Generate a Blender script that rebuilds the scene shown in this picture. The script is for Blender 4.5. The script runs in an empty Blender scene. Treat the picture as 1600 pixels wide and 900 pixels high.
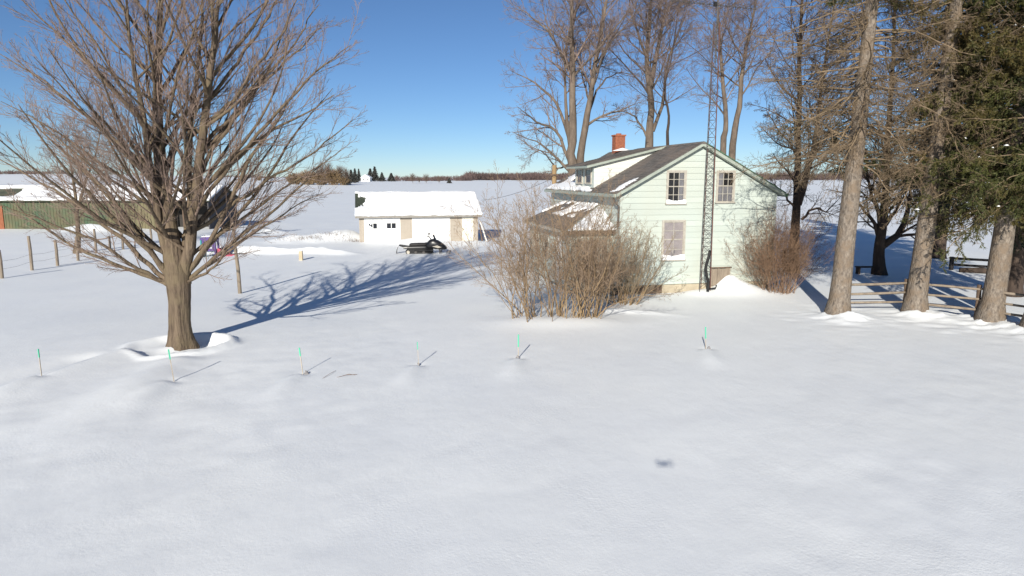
import bpy, math, random
import numpy as np
from mathutils import Vector, Matrix

S = bpy.context.scene
COL = S.collection
rad = math.radians

# ------------------------------------------------------------------ camera, sky, sun
CAM_H, PITCH, FPX = 5.0, rad(9.21), 1600 * 24 / 36
cam_d = bpy.data.cameras.new('camera')
cam_d.lens, cam_d.sensor_width = 24, 36
cam_d.clip_start, cam_d.clip_end = 0.05, 9000
cam = bpy.data.objects.new('camera', cam_d)
cam.location = (0, 0, CAM_H)
cam.rotation_euler = (math.pi / 2 - PITCH, 0, 0)
COL.objects.link(cam)
S.camera = cam

SUN_EL, SUN_AZ = rad(22.9), rad(193.1)          # azimuth clockwise from +Y
W = bpy.data.worlds.new('World')
S.world = W
W.use_nodes = True
nt = W.node_tree
sky = nt.nodes.new('ShaderNodeTexSky')
sky.sky_type = 'NISHITA'
sky.sun_disc = False
sky.sun_elevation, sky.sun_rotation = SUN_EL, SUN_AZ
sky.altitude = 2700
sky.air_density, sky.dust_density, sky.ozone_density = 1.0, 0.0, 5.6
nt.links.new(sky.outputs[0], nt.nodes['Background'].inputs[0])
nt.nodes['Background'].inputs[1].default_value = 0.075
sd = bpy.data.lights.new('sun', 'SUN')
sd.energy, sd.angle, sd.color = 5.0, rad(0.5), (1.0, 0.945, 0.84)
sun = bpy.data.objects.new('sun', sd)
to_sun = Vector((math.sin(SUN_AZ) * math.cos(SUN_EL), math.cos(SUN_AZ) * math.cos(SUN_EL), math.sin(SUN_EL)))
sun.rotation_euler = to_sun.to_track_quat('Z', 'Y').to_euler()
COL.objects.link(sun)
S.view_settings.view_transform = 'Standard'
S.view_settings.look = 'None'
S.view_settings.exposure = 0.31
S.view_settings.gamma = 1.0

# ------------------------------------------------------------------ helpers
def at(px, py, Y):
    """a measurement in the photograph at a known distance -> a place"""
    a, b = (px - 800) / FPX, (py - 450) / FPX
    r = (a, math.cos(PITCH) - b * math.sin(PITCH), -math.sin(PITCH) - b * math.cos(PITCH))
    t = Y / r[1]
    return np.array((r[0] * t, Y, CAM_H + r[2] * t))

def _h(ix, iy, s):
    v = np.sin(ix * 127.1 + iy * 311.7 + s * 74.7) * 43758.5453
    return v - np.floor(v)

def vn(x, y, s=0):
    x, y = np.asarray(x, float), np.asarray(y, float)
    ix, iy = np.floor(x), np.floor(y)
    fx, fy = x - ix, y - iy
    fx, fy = fx * fx * fx * (fx * (fx * 6 - 15) + 10), fy * fy * fy * (fy * (fy * 6 - 15) + 10)
    a = _h(ix, iy, s) * (1 - fx) + _h(ix + 1, iy, s) * fx
    b = _h(ix, iy + 1, s) * (1 - fx) + _h(ix + 1, iy + 1, s) * fx
    return (a * (1 - fy) + b * fy) * 2 - 1

def fbm(x, y, s=0, o=3):
    return sum(vn(x * 2 ** k, y * 2 ** k, s + k) / 2 ** k for k in range(o))

def sstep(a, b, x):
    t = np.clip((x - a) / (b - a), 0, 1)
    return t * t * (3 - 2 * t)

def nodes_of(m):
    m.use_nodes = True
    return m.node_tree.nodes, m.node_tree.links, m.node_tree.nodes['Principled BSDF']

MATS = {}
def mat(name, c1, c2=None, scale=4.0, stretch=(1, 1, 1), rough=0.8, bump=0.0, bscale=None, spec=0.3, detail=5, c3=None, metal=0.0):
    """noise-mixed colour, a second coarser tone, and bump, in object space"""
    if name in MATS:
        return MATS[name]
    m = bpy.data.materials.new(name)
    N, L, P = nodes_of(m)
    P.inputs['Roughness'].default_value = rough
    P.inputs['Specular IOR Level'].default_value = spec
    P.inputs['Metallic'].default_value = metal
    c2 = c2 or tuple(v * 0.75 for v in c1)
    tc = N.new('ShaderNodeTexCoord')
    mp = N.new('ShaderNodeMapping'); mp.inputs['Scale'].default_value = stretch
    L.new(tc.outputs['Object'], mp.inputs[0])
    nz = N.new('ShaderNodeTexNoise'); nz.inputs['Scale'].default_value = scale; nz.inputs['Detail'].default_value = detail
    nz.inputs['Roughness'].default_value = 0.65
    L.new(mp.outputs[0], nz.inputs[0])
    rp = N.new('ShaderNodeValToRGB')
    rp.color_ramp.elements[0].position, rp.color_ramp.elements[1].position = 0.32, 0.68
    rp.color_ramp.elements[0].color = (*c2, 1); rp.color_ramp.elements[1].color = (*c1, 1)
    L.new(nz.outputs['Fac'], rp.inputs[0])
    out = rp.outputs[0]
    if c3:
        n2 = N.new('ShaderNodeTexNoise'); n2.inputs['Scale'].default_value = scale * 0.22; n2.inputs['Detail'].default_value = 3
        L.new(tc.outputs['Object'], n2.inputs[0])
        r2 = N.new('ShaderNodeValToRGB'); r2.color_ramp.elements[0].position, r2.color_ramp.elements[1].position = 0.45, 0.62
        L.new(n2.outputs['Fac'], r2.inputs[0])
        mx = N.new('ShaderNodeMixRGB'); mx.inputs[2].default_value = (*c3, 1)
        L.new(r2.outputs[0], mx.inputs[0]); L.new(out, mx.inputs[1]); out = mx.outputs[0]
    L.new(out, P.inputs['Base Color'])
    if bump:
        n3 = N.new('ShaderNodeTexNoise'); n3.inputs['Scale'].default_value = bscale or scale * 2; n3.inputs['Detail'].default_value = 6
        L.new(mp.outputs[0], n3.inputs[0])
        bp = N.new('ShaderNodeBump'); bp.inputs['Strength'].default_value = 1.0; bp.inputs['Distance'].default_value = bump
        L.new(n3.outputs['Fac'], bp.inputs['Height']); L.new(bp.outputs[0], P.inputs['Normal'])
    MATS[name] = m
    return m

def link(name, me, m, parent=None, smooth=False, kind=None, label=None):
    if m is not None:
        me.materials.append(m)
    if smooth:
        me.polygons.foreach_set('use_smooth', np.ones(len(me.polygons), bool))
    o = bpy.data.objects.new(name, me)
    COL.objects.link(o)
    if parent is not None:
        o.parent = parent
    if kind:
        o['kind'] = kind
    if label:
        o['label'] = label
    return o

def np_mesh(name, V, F):
    """V (n,3), F (m,3) or (m,4)"""
    V = np.asarray(V, np.float32).reshape(-1, 3); F = np.asarray(F, np.int32)
    me = bpy.data.meshes.new(name)
    k = F.shape[1]
    me.vertices.add(len(V)); me.vertices.foreach_set('co', V.ravel())
    me.loops.add(F.size); me.loops.foreach_set('vertex_index', F.ravel())
    me.polygons.add(len(F)); me.polygons.foreach_set('loop_start', np.arange(0, F.size, k, dtype=np.int32))
    me.polygons.foreach_set('loop_total', np.full(len(F), k, np.int32))
    me.update(calc_edges=True)
    return me

class MB:
    def __init__(s):
        s.v, s.f = [], []
    def add(s, vs, fs):
        o = len(s.v)
        s.v += [tuple(map(float, q)) for q in vs]
        s.f += [tuple(i + o for i in q) for q in fs]
        return s
    def hexa(s, v8):                          # bottom 4 ccw, top 4 ccw
        return s.add(v8, [(3, 2, 1, 0), (4, 5, 6, 7), (0, 1, 5, 4), (1, 2, 6, 5), (2, 3, 7, 6), (3, 0, 4, 7)])
    def box(s, x0, x1, y0, y1, z0, z1):
        return s.hexa([(x0, y0, z0), (x1, y0, z0), (x1, y1, z0), (x0, y1, z0), (x0, y0, z1), (x1, y0, z1), (x1, y1, z1), (x0, y1, z1)])
    def prism(s, poly, axis, a, b):           # poly of 2-tuples extruded along axis
        def p(q, w):
            return {'x': (w, q[0], q[1]), 'y': (q[0], w, q[1]), 'z': (q[0], q[1], w)}[axis]
        n = len(poly)
        return s.add([p(q, a) for q in poly] + [p(q, b) for q in poly],
                     [tuple(range(n - 1, -1, -1)), tuple(range(n, 2 * n))] + [(i, (i + 1) % n, n + (i + 1) % n, n + i) for i in range(n)])
    def tube(s, pts, r, n=6):
        pts = [Vector(p) for p in pts]
        rs = r if isinstance(r, (list, tuple)) else [r] * len(pts)
        vs, fs = [], []
        for i, p in enumerate(pts):
            t = (pts[min(i + 1, len(pts) - 1)] - pts[max(i - 1, 0)]).normalized()
            u = t.cross(Vector((0.31, 0.17, 0.93)) if abs(t.z) < 0.9 else Vector((1, 0, 0))).normalized()
            w = t.cross(u)
            for k in range(n):
                a = 2 * math.pi * k / n
                vs.append(p + (u * math.cos(a) + w * math.sin(a)) * rs[i])
        for i in range(len(pts) - 1):
            for k in range(n):
                a, b = i * n + k, i * n + (k + 1) % n
                fs.append((a, b, b + n, a + n))
        fs += [tuple(range(n - 1, -1, -1)), tuple(range((len(pts) - 1) * n, len(pts) * n))]
        return s.add(vs, fs)
    def loft(s, secs, n=14, e=2.6):           # sections (x, cy, cz, half width, half height) along x
        vs, fs = [], []
        for (x, cy, cz, hw, hh) in secs:
            for k in range(n):
                a = 2 * math.pi * k / n
                c, d = math.cos(a), math.sin(a)
                vs.append((x, cy + hw * math.copysign(abs(c) ** (2 / e), c), cz + hh * math.copysign(abs(d) ** (2 / e), d)))
        for i in range(len(secs) - 1):
            for k in range(n):
                a, b = i * n + k, i * n + (k + 1) % n
                fs.append((a, b, b + n, a + n))
        fs += [tuple(range(n - 1, -1, -1)), tuple(range((len(secs) - 1) * n, len(secs) * n))]
        return s.add(vs, fs)
    def build(s, name, m, parent=None, smooth=False, bevel=0, **k):
        me = bpy.data.meshes.new(name)
        me.from_pydata(s.v, [], s.f); me.update()
        o = link(name, me, m, parent, smooth, **k)
        if bevel:
            b = o.modifiers.new('bevel', 'BEVEL'); b.width = bevel; b.segments = 2; b.limit_method = 'ANGLE'
        return o

def empty(name, loc, label, cat, rz=0, group=None):
    o = bpy.data.objects.new(name, None)
    COL.objects.link(o)
    o.location = loc; o.rotation_euler = (0, 0, rz)
    o.empty_display_size = 0.2
    tag(o, label, cat, group)
    return o

def tag(o, label, cat, group=None):
    o['label'], o['category'] = label, cat
    if group:
        o['group'] = group
    return o

# ------------------------------------------------------------------ ground height
MAPLE = (-9.92, 20.0)
SPRUCE_FEET = [(12.1, 24.9), (15.25, 25.4), (17.15, 24.0), (17.45, 22.4)]
HOUSE_O, HOUSE_A = np.array((4.65, 29.4)), rad(12)
EX, EY = np.array((math.cos(HOUSE_A), math.sin(HOUSE_A))), np.array((-math.sin(HOUSE_A), math.cos(HOUSE_A)))
def house_xy(x, y):
    p = HOUSE_O + EX * x + EY * y
    return float(p[0]), float(p[1])

STAKES = [(-11.69, 16.4), (-8.33, 16.24), (-5.41, 17.08), (-2.55, 18.07), (0.18, 18.81), (5.77, 19.77)]

def ground(X, Y):
    X, Y = np.asarray(X, float), np.asarray(Y, float)
    D = np.hypot(X, Y)
    near = 1 - sstep(90, 220, D)
    u, v = X * 0.96 - Y * 0.28, X * 0.28 + Y * 0.96         # v runs with the wind
    z = 0.10 * fbm(X / 19, Y / 19, 3, 2) * near
    z += 0.030 * fbm(u / 2.6, v / 9, 11, 3) * near
    z += 0.006 * np.maximum(0, fbm((X * 0.5 + Y * 0.87) / 3.5, (X * 0.87 - Y * 0.5) / 1.1, 51, 3) - 0.15) * (1 - sstep(12, 30, D)) * 2
    z += 0.013 * fbm(u / 0.5, v / 0.9, 21, 3) * (1 - sstep(14, 34, D)) * (0.35 + 0.65 * sstep(-0.2, 0.5, fbm(X / 5, Y / 5, 31, 2)))
    z += 0.05 * np.maximum(0, fbm(u / 1.6, v / 7, 44, 2)) * sstep(34, 42, Y) * near
    # wind-scooped well round the maple
    dx, dy = X - MAPLE[0], Y - MAPLE[1]
    ex, ey = dx * 0.88, (dy + 0.25) * 1.0
    r = np.hypot(ex, ey) * (1 + 0.09 * vn(X * 1.3, Y * 1.3, 15) + 0.03 * vn(X * 4, Y * 4, 16))
    ang = np.arctan2(dy + 0.25, dx)
    rim = np.exp(-((r - 1.25) / 0.14) ** 2)
    back = 0.5 + 0.5 * np.cos(ang - rad(35))
    z += 0.18 * rim * (0.28 + 0.72 * back ** 0.7)
    z -= 0.20 * (1 - sstep(0.75, 1.22, r)) * (0.45 + 0.55 * back)
    z += 0.15 * np.exp(-((dx / 0.62) ** 2 + ((dy + 0.05) / 0.5) ** 2))
    tail = np.clip(-dy - 0.5, 0, 9)
    z += 0.17 * np.exp(-((dx + 1.0 + tail * 0.22) / (0.40 + 0.07 * tail)) ** 2) * sstep(0.0, 0.8, tail) * (1 - sstep(2.5, 8, tail))
    z -= 0.10 * np.exp(-((dx + 1.7 + tail * 0.34) / (0.35 + 0.10 * tail)) ** 2) * sstep(0.3, 1.2, tail) * (1 - sstep(3, 8.5, tail))
    z += 0.15 * np.exp(-((dx - 0.75 - tail * 0.02) / (0.45 + 0.08 * tail)) ** 2) * sstep(0.6, 1.6, tail) * (1 - sstep(3, 8, tail))
    for i, (sx, sy) in enumerate(STAKES):                   # small drift behind every stake
        qx, qy = X - sx, Y - sy
        t = np.clip(-qy, 0, 3)
        z += 0.08 * np.exp(-((qx + 0.15 * t) / (0.12 + 0.12 * t)) ** 2) * sstep(0.02, 0.3, t) * (1 - sstep(0.8, 2.4, t))
        z -= 0.035 * np.exp(-(qx ** 2 + qy ** 2) / 0.02)
    for (sx, sy) in SPRUCE_FEET:
        q = np.hypot((X - sx - 0.12), (Y - sy + 0.35) * 0.9) * (1 + 0.25 * vn(X * 1.6, Y * 1.6, 14))
        z += 0.17 * np.exp(-(q / 0.75) ** 2) * (1 + 0.45 * vn(X * 3.4, Y * 3.4, 5) + 0.2 * vn(X * 8, Y * 8, 6))
        z += 0.05 * np.exp(-(q / 1.6) ** 2) * fbm(X * 1.5, Y * 2.5, 23, 3)
    # house: drift against the hatch, low wave along the front
    hx = (X - HOUSE_O[0]) * EX[0] + (Y - HOUSE_O[1]) * EX[1]
    hy = (X - HOUSE_O[0]) * EY[0] + (Y - HOUSE_O[1]) * EY[1]
    z += 0.40 * np.exp(-((hx - 5.2) / 0.62) ** 2 - ((hy + 0.05) / 0.55) ** 2) * (1 + 0.25 * vn(hx * 2.3, hy * 2.3, 9))
    z += 0.36 * np.exp(-((hx - 5.7) / 1.1) ** 2 - ((hy + 0.3) / 1.2) ** 2)
    z += 0.16 * np.exp(-((hx - 3.8) / 0.8) ** 2 - ((hy + 0.3) / 0.7) ** 2)
    z += 0.12 * np.exp(-((X - 1.6) / 2.2) ** 2 - ((Y - 23.7) / 0.9) ** 2)
    z += 0.10 * np.exp(-((X - 4.4) / 1.4) ** 2 - ((Y - 25.6 + 0.3 * (X - 4.4)) / 0.3) ** 2)
    # ploughed banks by the shed and the lane edge
    bn = 1 + 0.22 * fbm(X / 1.1, Y / 1.1, 8, 3)
    z += 0.8 * np.exp(-((X + 13.6) / 1.7) ** 2 - ((Y - 55.2) / 1.3) ** 2) * bn
    z += 0.55 * np.exp(-((X + 16.6) / 2.2) ** 2 - ((Y - 54.0) / 1.4) ** 2) * bn
    z += 0.40 * np.exp(-((X + 7.0) / 2.6) ** 2 - ((Y - 53.2) / 1.4) ** 2)
    z += 0.20 * np.exp(-((X + 3.0) / 1.3) ** 2 - ((Y - 53.8) / 1.5) ** 2)
    ridge_y = 46.5 + 0.10 * (X + 18) ** 1 * -1.0
    z += 0.42 * np.exp(-((Y - ridge_y) / 0.55) ** 2) * sstep(-26, -20, X) * (1 - sstep(-13, -9.5, X)) * bn
    z += 0.55 * np.exp(-((X + 23) / 2.0) ** 2 - ((Y - 62.5) / 1.2) ** 2) * bn
    z += 0.75 * np.exp(-((X + 40.5) / 2.2) ** 2 - ((Y - 65.5) / 1.3) ** 2) * bn
    # the fields beyond roll and rise a little to the horizon
    far = sstep(120, 260, Y)
    left = sstep(-0.16, -0.62, X / np.maximum(Y, 1))
    z += far * (sstep(250, 520, Y) * (1.6 + 5.5 * left) + 0.5 * fbm(X / 160, Y / 120, 61, 2))
    z += sstep(600, 2600, Y) * 2.2
    z -= 0.35 * np.exp(-((Y - 130) / 60) ** 2)
    return z

def gz(x, y):
    return float(ground(np.array([x]), np.array([y]))[0])

def axis_coords(lo, hi, step, mid_lo, mid_hi, mid_step, far_lo, far_hi, g=1.09):
    a = list(np.arange(lo, hi, step))
    b, x = [], hi
    while x < mid_hi: b.append(x); x += mid_step
    s = mid_step
    while x < far_hi: b.append(x); s *= g; x += s
    b.append(far_hi)
    c, x = [], lo
    while x > mid_lo: x -= mid_step; c.append(x)
    s = mid_step
    while x > far_lo: s *= g; x -= s; c.append(x)
    return np.array(c[::-1] + a + b)

gx = axis_coords(-20, 20, 0.13, -36, 36, 0.3, -3500, 3500)
gy = axis_coords(6.5, 32, 0.11, 5, 66, 0.24, -900, 4500)
GX, GY = np.meshgrid(gx, gy)
GZ = ground(GX, GY)
nx, ny = len(gx), len(gy)
idx = np.arange(nx * ny).reshape(ny, nx)
GF = np.stack([idx[:-1, :-1], idx[:-1, 1:], idx[1:, 1:], idx[1:, :-1]], -1).reshape(-1, 4)

def snow_mat(name, rough=0.55, fine=70.0, dist=0.006, c=(0.86, 0.88, 0.885)):
    m = bpy.data.materials.new(name)
    N, L, P = nodes_of(m)
    P.inputs['Roughness'].default_value = rough
    P.inputs['Specular IOR Level'].default_value = 0.25
    tc = N.new('ShaderNodeTexCoord')
    n0 = N.new('ShaderNodeTexNoise'); n0.inputs['Scale'].default_value = 0.35; n0.inputs['Detail'].default_value = 6
    L.new(tc.outputs['Object'], n0.inputs[0])
    rp = N.new('ShaderNodeValToRGB')
    rp.color_ramp.elements[0].color = (c[0] * 0.955, c[1] * 0.96, c[2] * 0.975, 1); rp.color_ramp.elements[1].color = (*c, 1)
    rp.color_ramp.elements[0].position, rp.color_ramp.elements[1].position = 0.35, 0.65
    L.new(n0.outputs[0], rp.inputs[0]); L.new(rp.outputs[0], P.inputs['Base Color'])
    n3 = N.new('ShaderNodeTexNoise'); n3.inputs['Scale'].default_value = fine * 0.28; n3.inputs['Detail'].default_value = 5
    L.new(tc.outputs['Object'], n3.inputs[0])
    b3 = N.new('ShaderNodeBump'); b3.inputs['Strength'].default_value = 0.5; b3.inputs['Distance'].default_value = dist * 2.2
    L.new(n3.outputs[0], b3.inputs['Height'])
    pn = N.new('ShaderNodeTexNoise'); pn.inputs['Scale'].default_value = 0.55; pn.inputs['Detail'].default_value = 4
    L.new(tc.outputs['Object'], pn.inputs[0])
    pr_ = N.new('ShaderNodeMapRange'); pr_.inputs['From Min'].default_value, pr_.inputs['From Max'].default_value = 0.40, 0.66
    pr_.inputs['To Min'].default_value, pr_.inputs['To Max'].default_value = 0.06, 0.5
    L.new(pn.outputs[0], pr_.inputs['Value']); L.new(pr_.outputs[0], b3.inputs['Strength'])
    n1 = N.new('ShaderNodeTexNoise'); n1.inputs['Scale'].default_value = fine; n1.inputs['Detail'].default_value = 4
    L.new(tc.outputs['Object'], n1.inputs[0])
    b1 = N.new('ShaderNodeBump'); b1.inputs['Strength'].default_value = 0.45; b1.inputs['Distance'].default_value = dist
    L.new(n1.outputs[0], b1.inputs['Height']); L.new(b3.outputs[0], b1.inputs['Normal'])
    mp = N.new('ShaderNodeMapping'); mp.inputs['Rotation'].default_value = (0, 0, rad(-16)); mp.inputs['Scale'].default_value = (1.5, 1.0, 1)
    L.new(tc.outputs['Object'], mp.inputs[0])
    n2 = N.new('ShaderNodeTexNoise'); n2.inputs['Scale'].default_value = 2.2; n2.inputs['Detail'].default_value = 6; n2.inputs['Roughness'].default_value = 0.55
    L.new(mp.outputs[0], n2.inputs[0])
    b2 = N.new('ShaderNodeBump'); b2.inputs['Strength'].default_value = 0.45; b2.inputs['Distance'].default_value = 0.02
    L.new(n2.outputs[0], b2.inputs['Height']); L.new(b1.outputs[0], b2.inputs['Normal'])
    L.new(b2.outputs[0], P.inputs['Normal'])
    return m

SNOW = snow_mat('snow')
SNOWCAP = snow_mat('packed_snow', fine=30, dist=0.004, c=(0.88, 0.89, 0.90))
g = link('snowy_ground', np_mesh('snowy_ground', np.stack([GX, GY, GZ], -1).reshape(-1, 3), GF), SNOW, None, True)
g['kind'] = 'structure'

# ------------------------------------------------------------------ branches (all vectorised)
def nrm(a):
    return a / np.maximum(np.linalg.norm(a, axis=-1, keepdims=True), 1e-9)

def grow(rng, p0, d, length, r0, r1, K, up=0.0, wob=0.1, sag=0.0):
    N = len(p0)
    P = np.zeros((N, K, 3)); P[:, 0] = p0
    d = nrm(d); st = (length / (K - 1))[:, None]
    for k in range(1, K):
        t = k / (K - 1)
        d = d + rng.normal(0, wob, (N, 3))
        d[:, 2] += (up - sag * (1 - 1.6 * t)) / (K - 1)
        d = nrm(d)
        P[:, k] = P[:, k - 1] + d * st
    t = np.linspace(0, 1, K)[None]
    R = r0[:, None] * (1 - t) + r1[:, None] * t
    return P, R

def sprout(rng, P, R, per, t0, t1, ang, ratio, K, up=0.0, wob=0.1, rr=0.6, rtip=0.4, rmin=0.003, taper=0.7, flat=0.0, sag=0.0, lmax=99):
    N, KP, _ = P.shape
    t = t0 + (t1 - t0) * (np.arange(per)[None] + rng.random((N, per))) / per
    f = t * (KP - 1); i = np.clip(np.floor(f).astype(int), 0, KP - 2); w = (f - i)[..., None]
    n = np.arange(N)[:, None]
    A, B = P[n, i], P[n, i + 1]
    pos = A * (1 - w) + B * w
    T = nrm(B - A)
    rp = R[n, i] * (1 - w[..., 0]) + R[n, i + 1] * w[..., 0]
    ref = np.where(np.abs(T[..., 2:3]) < 0.92, np.array([0., 0, 1]), np.array([1., 0, 0]))
    U = nrm(np.cross(T, ref)); V = np.cross(U, T)
    az = rng.random((N, 1)) * 6.28 + np.arange(per)[None] * 2.4 + rng.normal(0, 0.4, (N, per))
    ca, sa = np.cos(az)[..., None], np.sin(az)[..., None] * (1 - flat)
    perp = nrm(ca * U + sa * V)
    an = rng.uniform(ang[0], ang[1], (N, per))[..., None]
    d = np.cos(an) * T + np.sin(an) * perp
    pl = np.linalg.norm(np.diff(P, axis=1), axis=-1).sum(1)[:, None]
    ln = np.minimum(pl * rng.uniform(ratio[0], ratio[1], (N, per)) * (1.1 - taper * t), lmax)
    r0 = np.maximum(rp * rr * rng.uniform(0.7, 1.0, (N, per)), rmin)
    q = lambda a: a.reshape(-1, *a.shape[2:])
    return grow(rng, q(pos), q(d), q(ln), q(r0), np.maximum(q(r0) * rtip, rmin * 0.7), K, up, wob, sag)

def tubes(P, R, n=3):
    N, K, _ = P.shape
    T = nrm(np.gradient(P, axis=1))
    ref = np.where(np.abs(T[:, :1, 2:3]) < 0.9, np.array([0., 0, 1]), np.array([1., 0, 0]))
    U = nrm(np.cross(T, np.broadcast_to(ref, T.shape))); V = np.cross(T, U)
    a = np.arange(n) * 2 * math.pi / n
    ring = U[:, :, None] * np.cos(a)[None, None, :, None] + V[:, :, None] * np.sin(a)[None, None, :, None]
    X = P[:, :, None] + ring * R[:, :, None, None]
    base = (np.arange(N) * K * n)[:, None, None] + (np.arange(K - 1) * n)[None, :, None]
    k = np.arange(n)[None, None]
    k2 = (k + 1) % n
    F = np.stack([base + k, base + k2, base + k2 + n, base + k + n], -1).reshape(-1, 4)
    return X.reshape(-1, 3), F

def join(parts):
    Vs, Fs, o = [], [], 0
    for V, F in parts:
        Vs.append(V); Fs.append(F + o); o += len(V)
    return np.concatenate(Vs), np.concatenate(Fs)

def needles(rng, P, per, ln, wd, spread=0.7):
    """small narrow leaf triangles along twigs"""
    N, K, _ = P.shape
    t = rng.random((N, per)) * (K - 1) * 0.999
    i = np.floor(t).astype(int); w = (t - i)[..., None]; n = np.arange(N)[:, None]
    A, B = P[n, i], P[n, i + 1]
    p = (A * (1 - w) + B * w).reshape(-1, 3); T = nrm(B - A).reshape(-1, 3)
    q = rng.normal(0, 1, p.shape); q = nrm(q - (q * T).sum(1, keepdims=True) * T)
    d = nrm(T + q * rng.uniform(0.2, spread * 2, (len(p), 1)))
    s = nrm(np.cross(d, rng.normal(0, 1, p.shape)))
    L = (ln * rng.uniform(0.6, 1.3, (len(p), 1)))
    V = np.stack([p + s * wd, p - s * wd, p + d * L], 1).reshape(-1, 3)
    return V, np.arange(len(V)).reshape(-1, 3)

def resample(pts, K):
    """smooth curve through given points"""
    p = np.asarray(pts, float)
    m = np.gradient(p, axis=0)
    s = np.linspace(0, len(p) - 1, K); i = np.clip(np.floor(s).astype(int), 0, len(p) - 2); t = (s - i)[:, None]
    return ((2 * t ** 3 - 3 * t ** 2 + 1) * p[i] + (t ** 3 - 2 * t ** 2 + t) * m[i] + (-2 * t ** 3 + 3 * t ** 2) * p[i + 1] + (t ** 3 - t ** 2) * m[i + 1])

def flare_trunk(rng, pts, radii, K=14, n=14, rough=0.06, flare=0.35):
    P = resample(pts, K); R = np.interp(np.linspace(0, 1, K), np.linspace(0, 1, len(radii)), radii)
    V, F = tubes(P[None], R[None], n)
    V = V.reshape(K, n, 3)
    lob = 1 + rough * np.sin(np.arange(n) * 2 * math.pi * 5 / n + rng.random() * 6)[None] + rng.normal(0, rough * 0.5, (K, n))
    hgt = (P[:, 2] - P[0, 2])[:, None]
    lob = lob + flare * np.exp(-np.maximum(hgt - 0.2, 0) / 0.28) * (0.7 + 0.5 * np.sin(np.arange(n) * 2 * math.pi * 4 / n + 1))[None]
    V = P[:, None] + (V - P[:, None]) * lob[..., None]
    return V.reshape(-1, 3), F

BARK = mat('maple_bark', (0.205, 0.155, 0.108), (0.06, 0.043, 0.032), 11, (1, 1, 0.10), 0.9, 0.05, 14, 0.15, c3=(0.155, 0.12, 0.078))
TWIG = mat('maple_twig', (0.29, 0.21, 0.165), (0.18, 0.13, 0.105), 2, rough=0.75, spec=0.25)
BARK_BG = mat('far_bark', (0.205, 0.162, 0.125), (0.09, 0.07, 0.056), 3, (1, 1, 0.3), 0.9, 0.02, 8, 0.15)
TWIG_BG = mat('far_twig', (0.27, 0.20, 0.165), (0.175, 0.13, 0.11), 0.7, rough=0.8, spec=0.2)
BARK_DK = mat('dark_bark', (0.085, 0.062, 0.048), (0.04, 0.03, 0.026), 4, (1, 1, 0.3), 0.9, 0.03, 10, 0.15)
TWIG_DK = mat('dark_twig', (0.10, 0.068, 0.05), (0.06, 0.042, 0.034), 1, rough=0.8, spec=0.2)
BARK_SP = mat('spruce_bark', (0.29, 0.245, 0.20), (0.10, 0.082, 0.068), 12, (1, 1, 0.5), 0.95, 0.06, 16, 0.1, c3=(0.20, 0.155, 0.115))
TWIG_SP = mat('dead_spruce_twig', (0.27, 0.20, 0.13), (0.13, 0.095, 0.06), 0.9, rough=0.85, spec=0.2)
NEEDLE = mat('spruce_needles', (0.085, 0.088, 0.022), (0.035, 0.045, 0.016), 1.1, rough=0.6, spec=0.3, c3=(0.10, 0.072, 0.024))
NEEDLE_DK = mat('dark_needles', (0.035, 0.047, 0.018), (0.018, 0.026, 0.012), 0.8, rough=0.6, spec=0.3)

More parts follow.
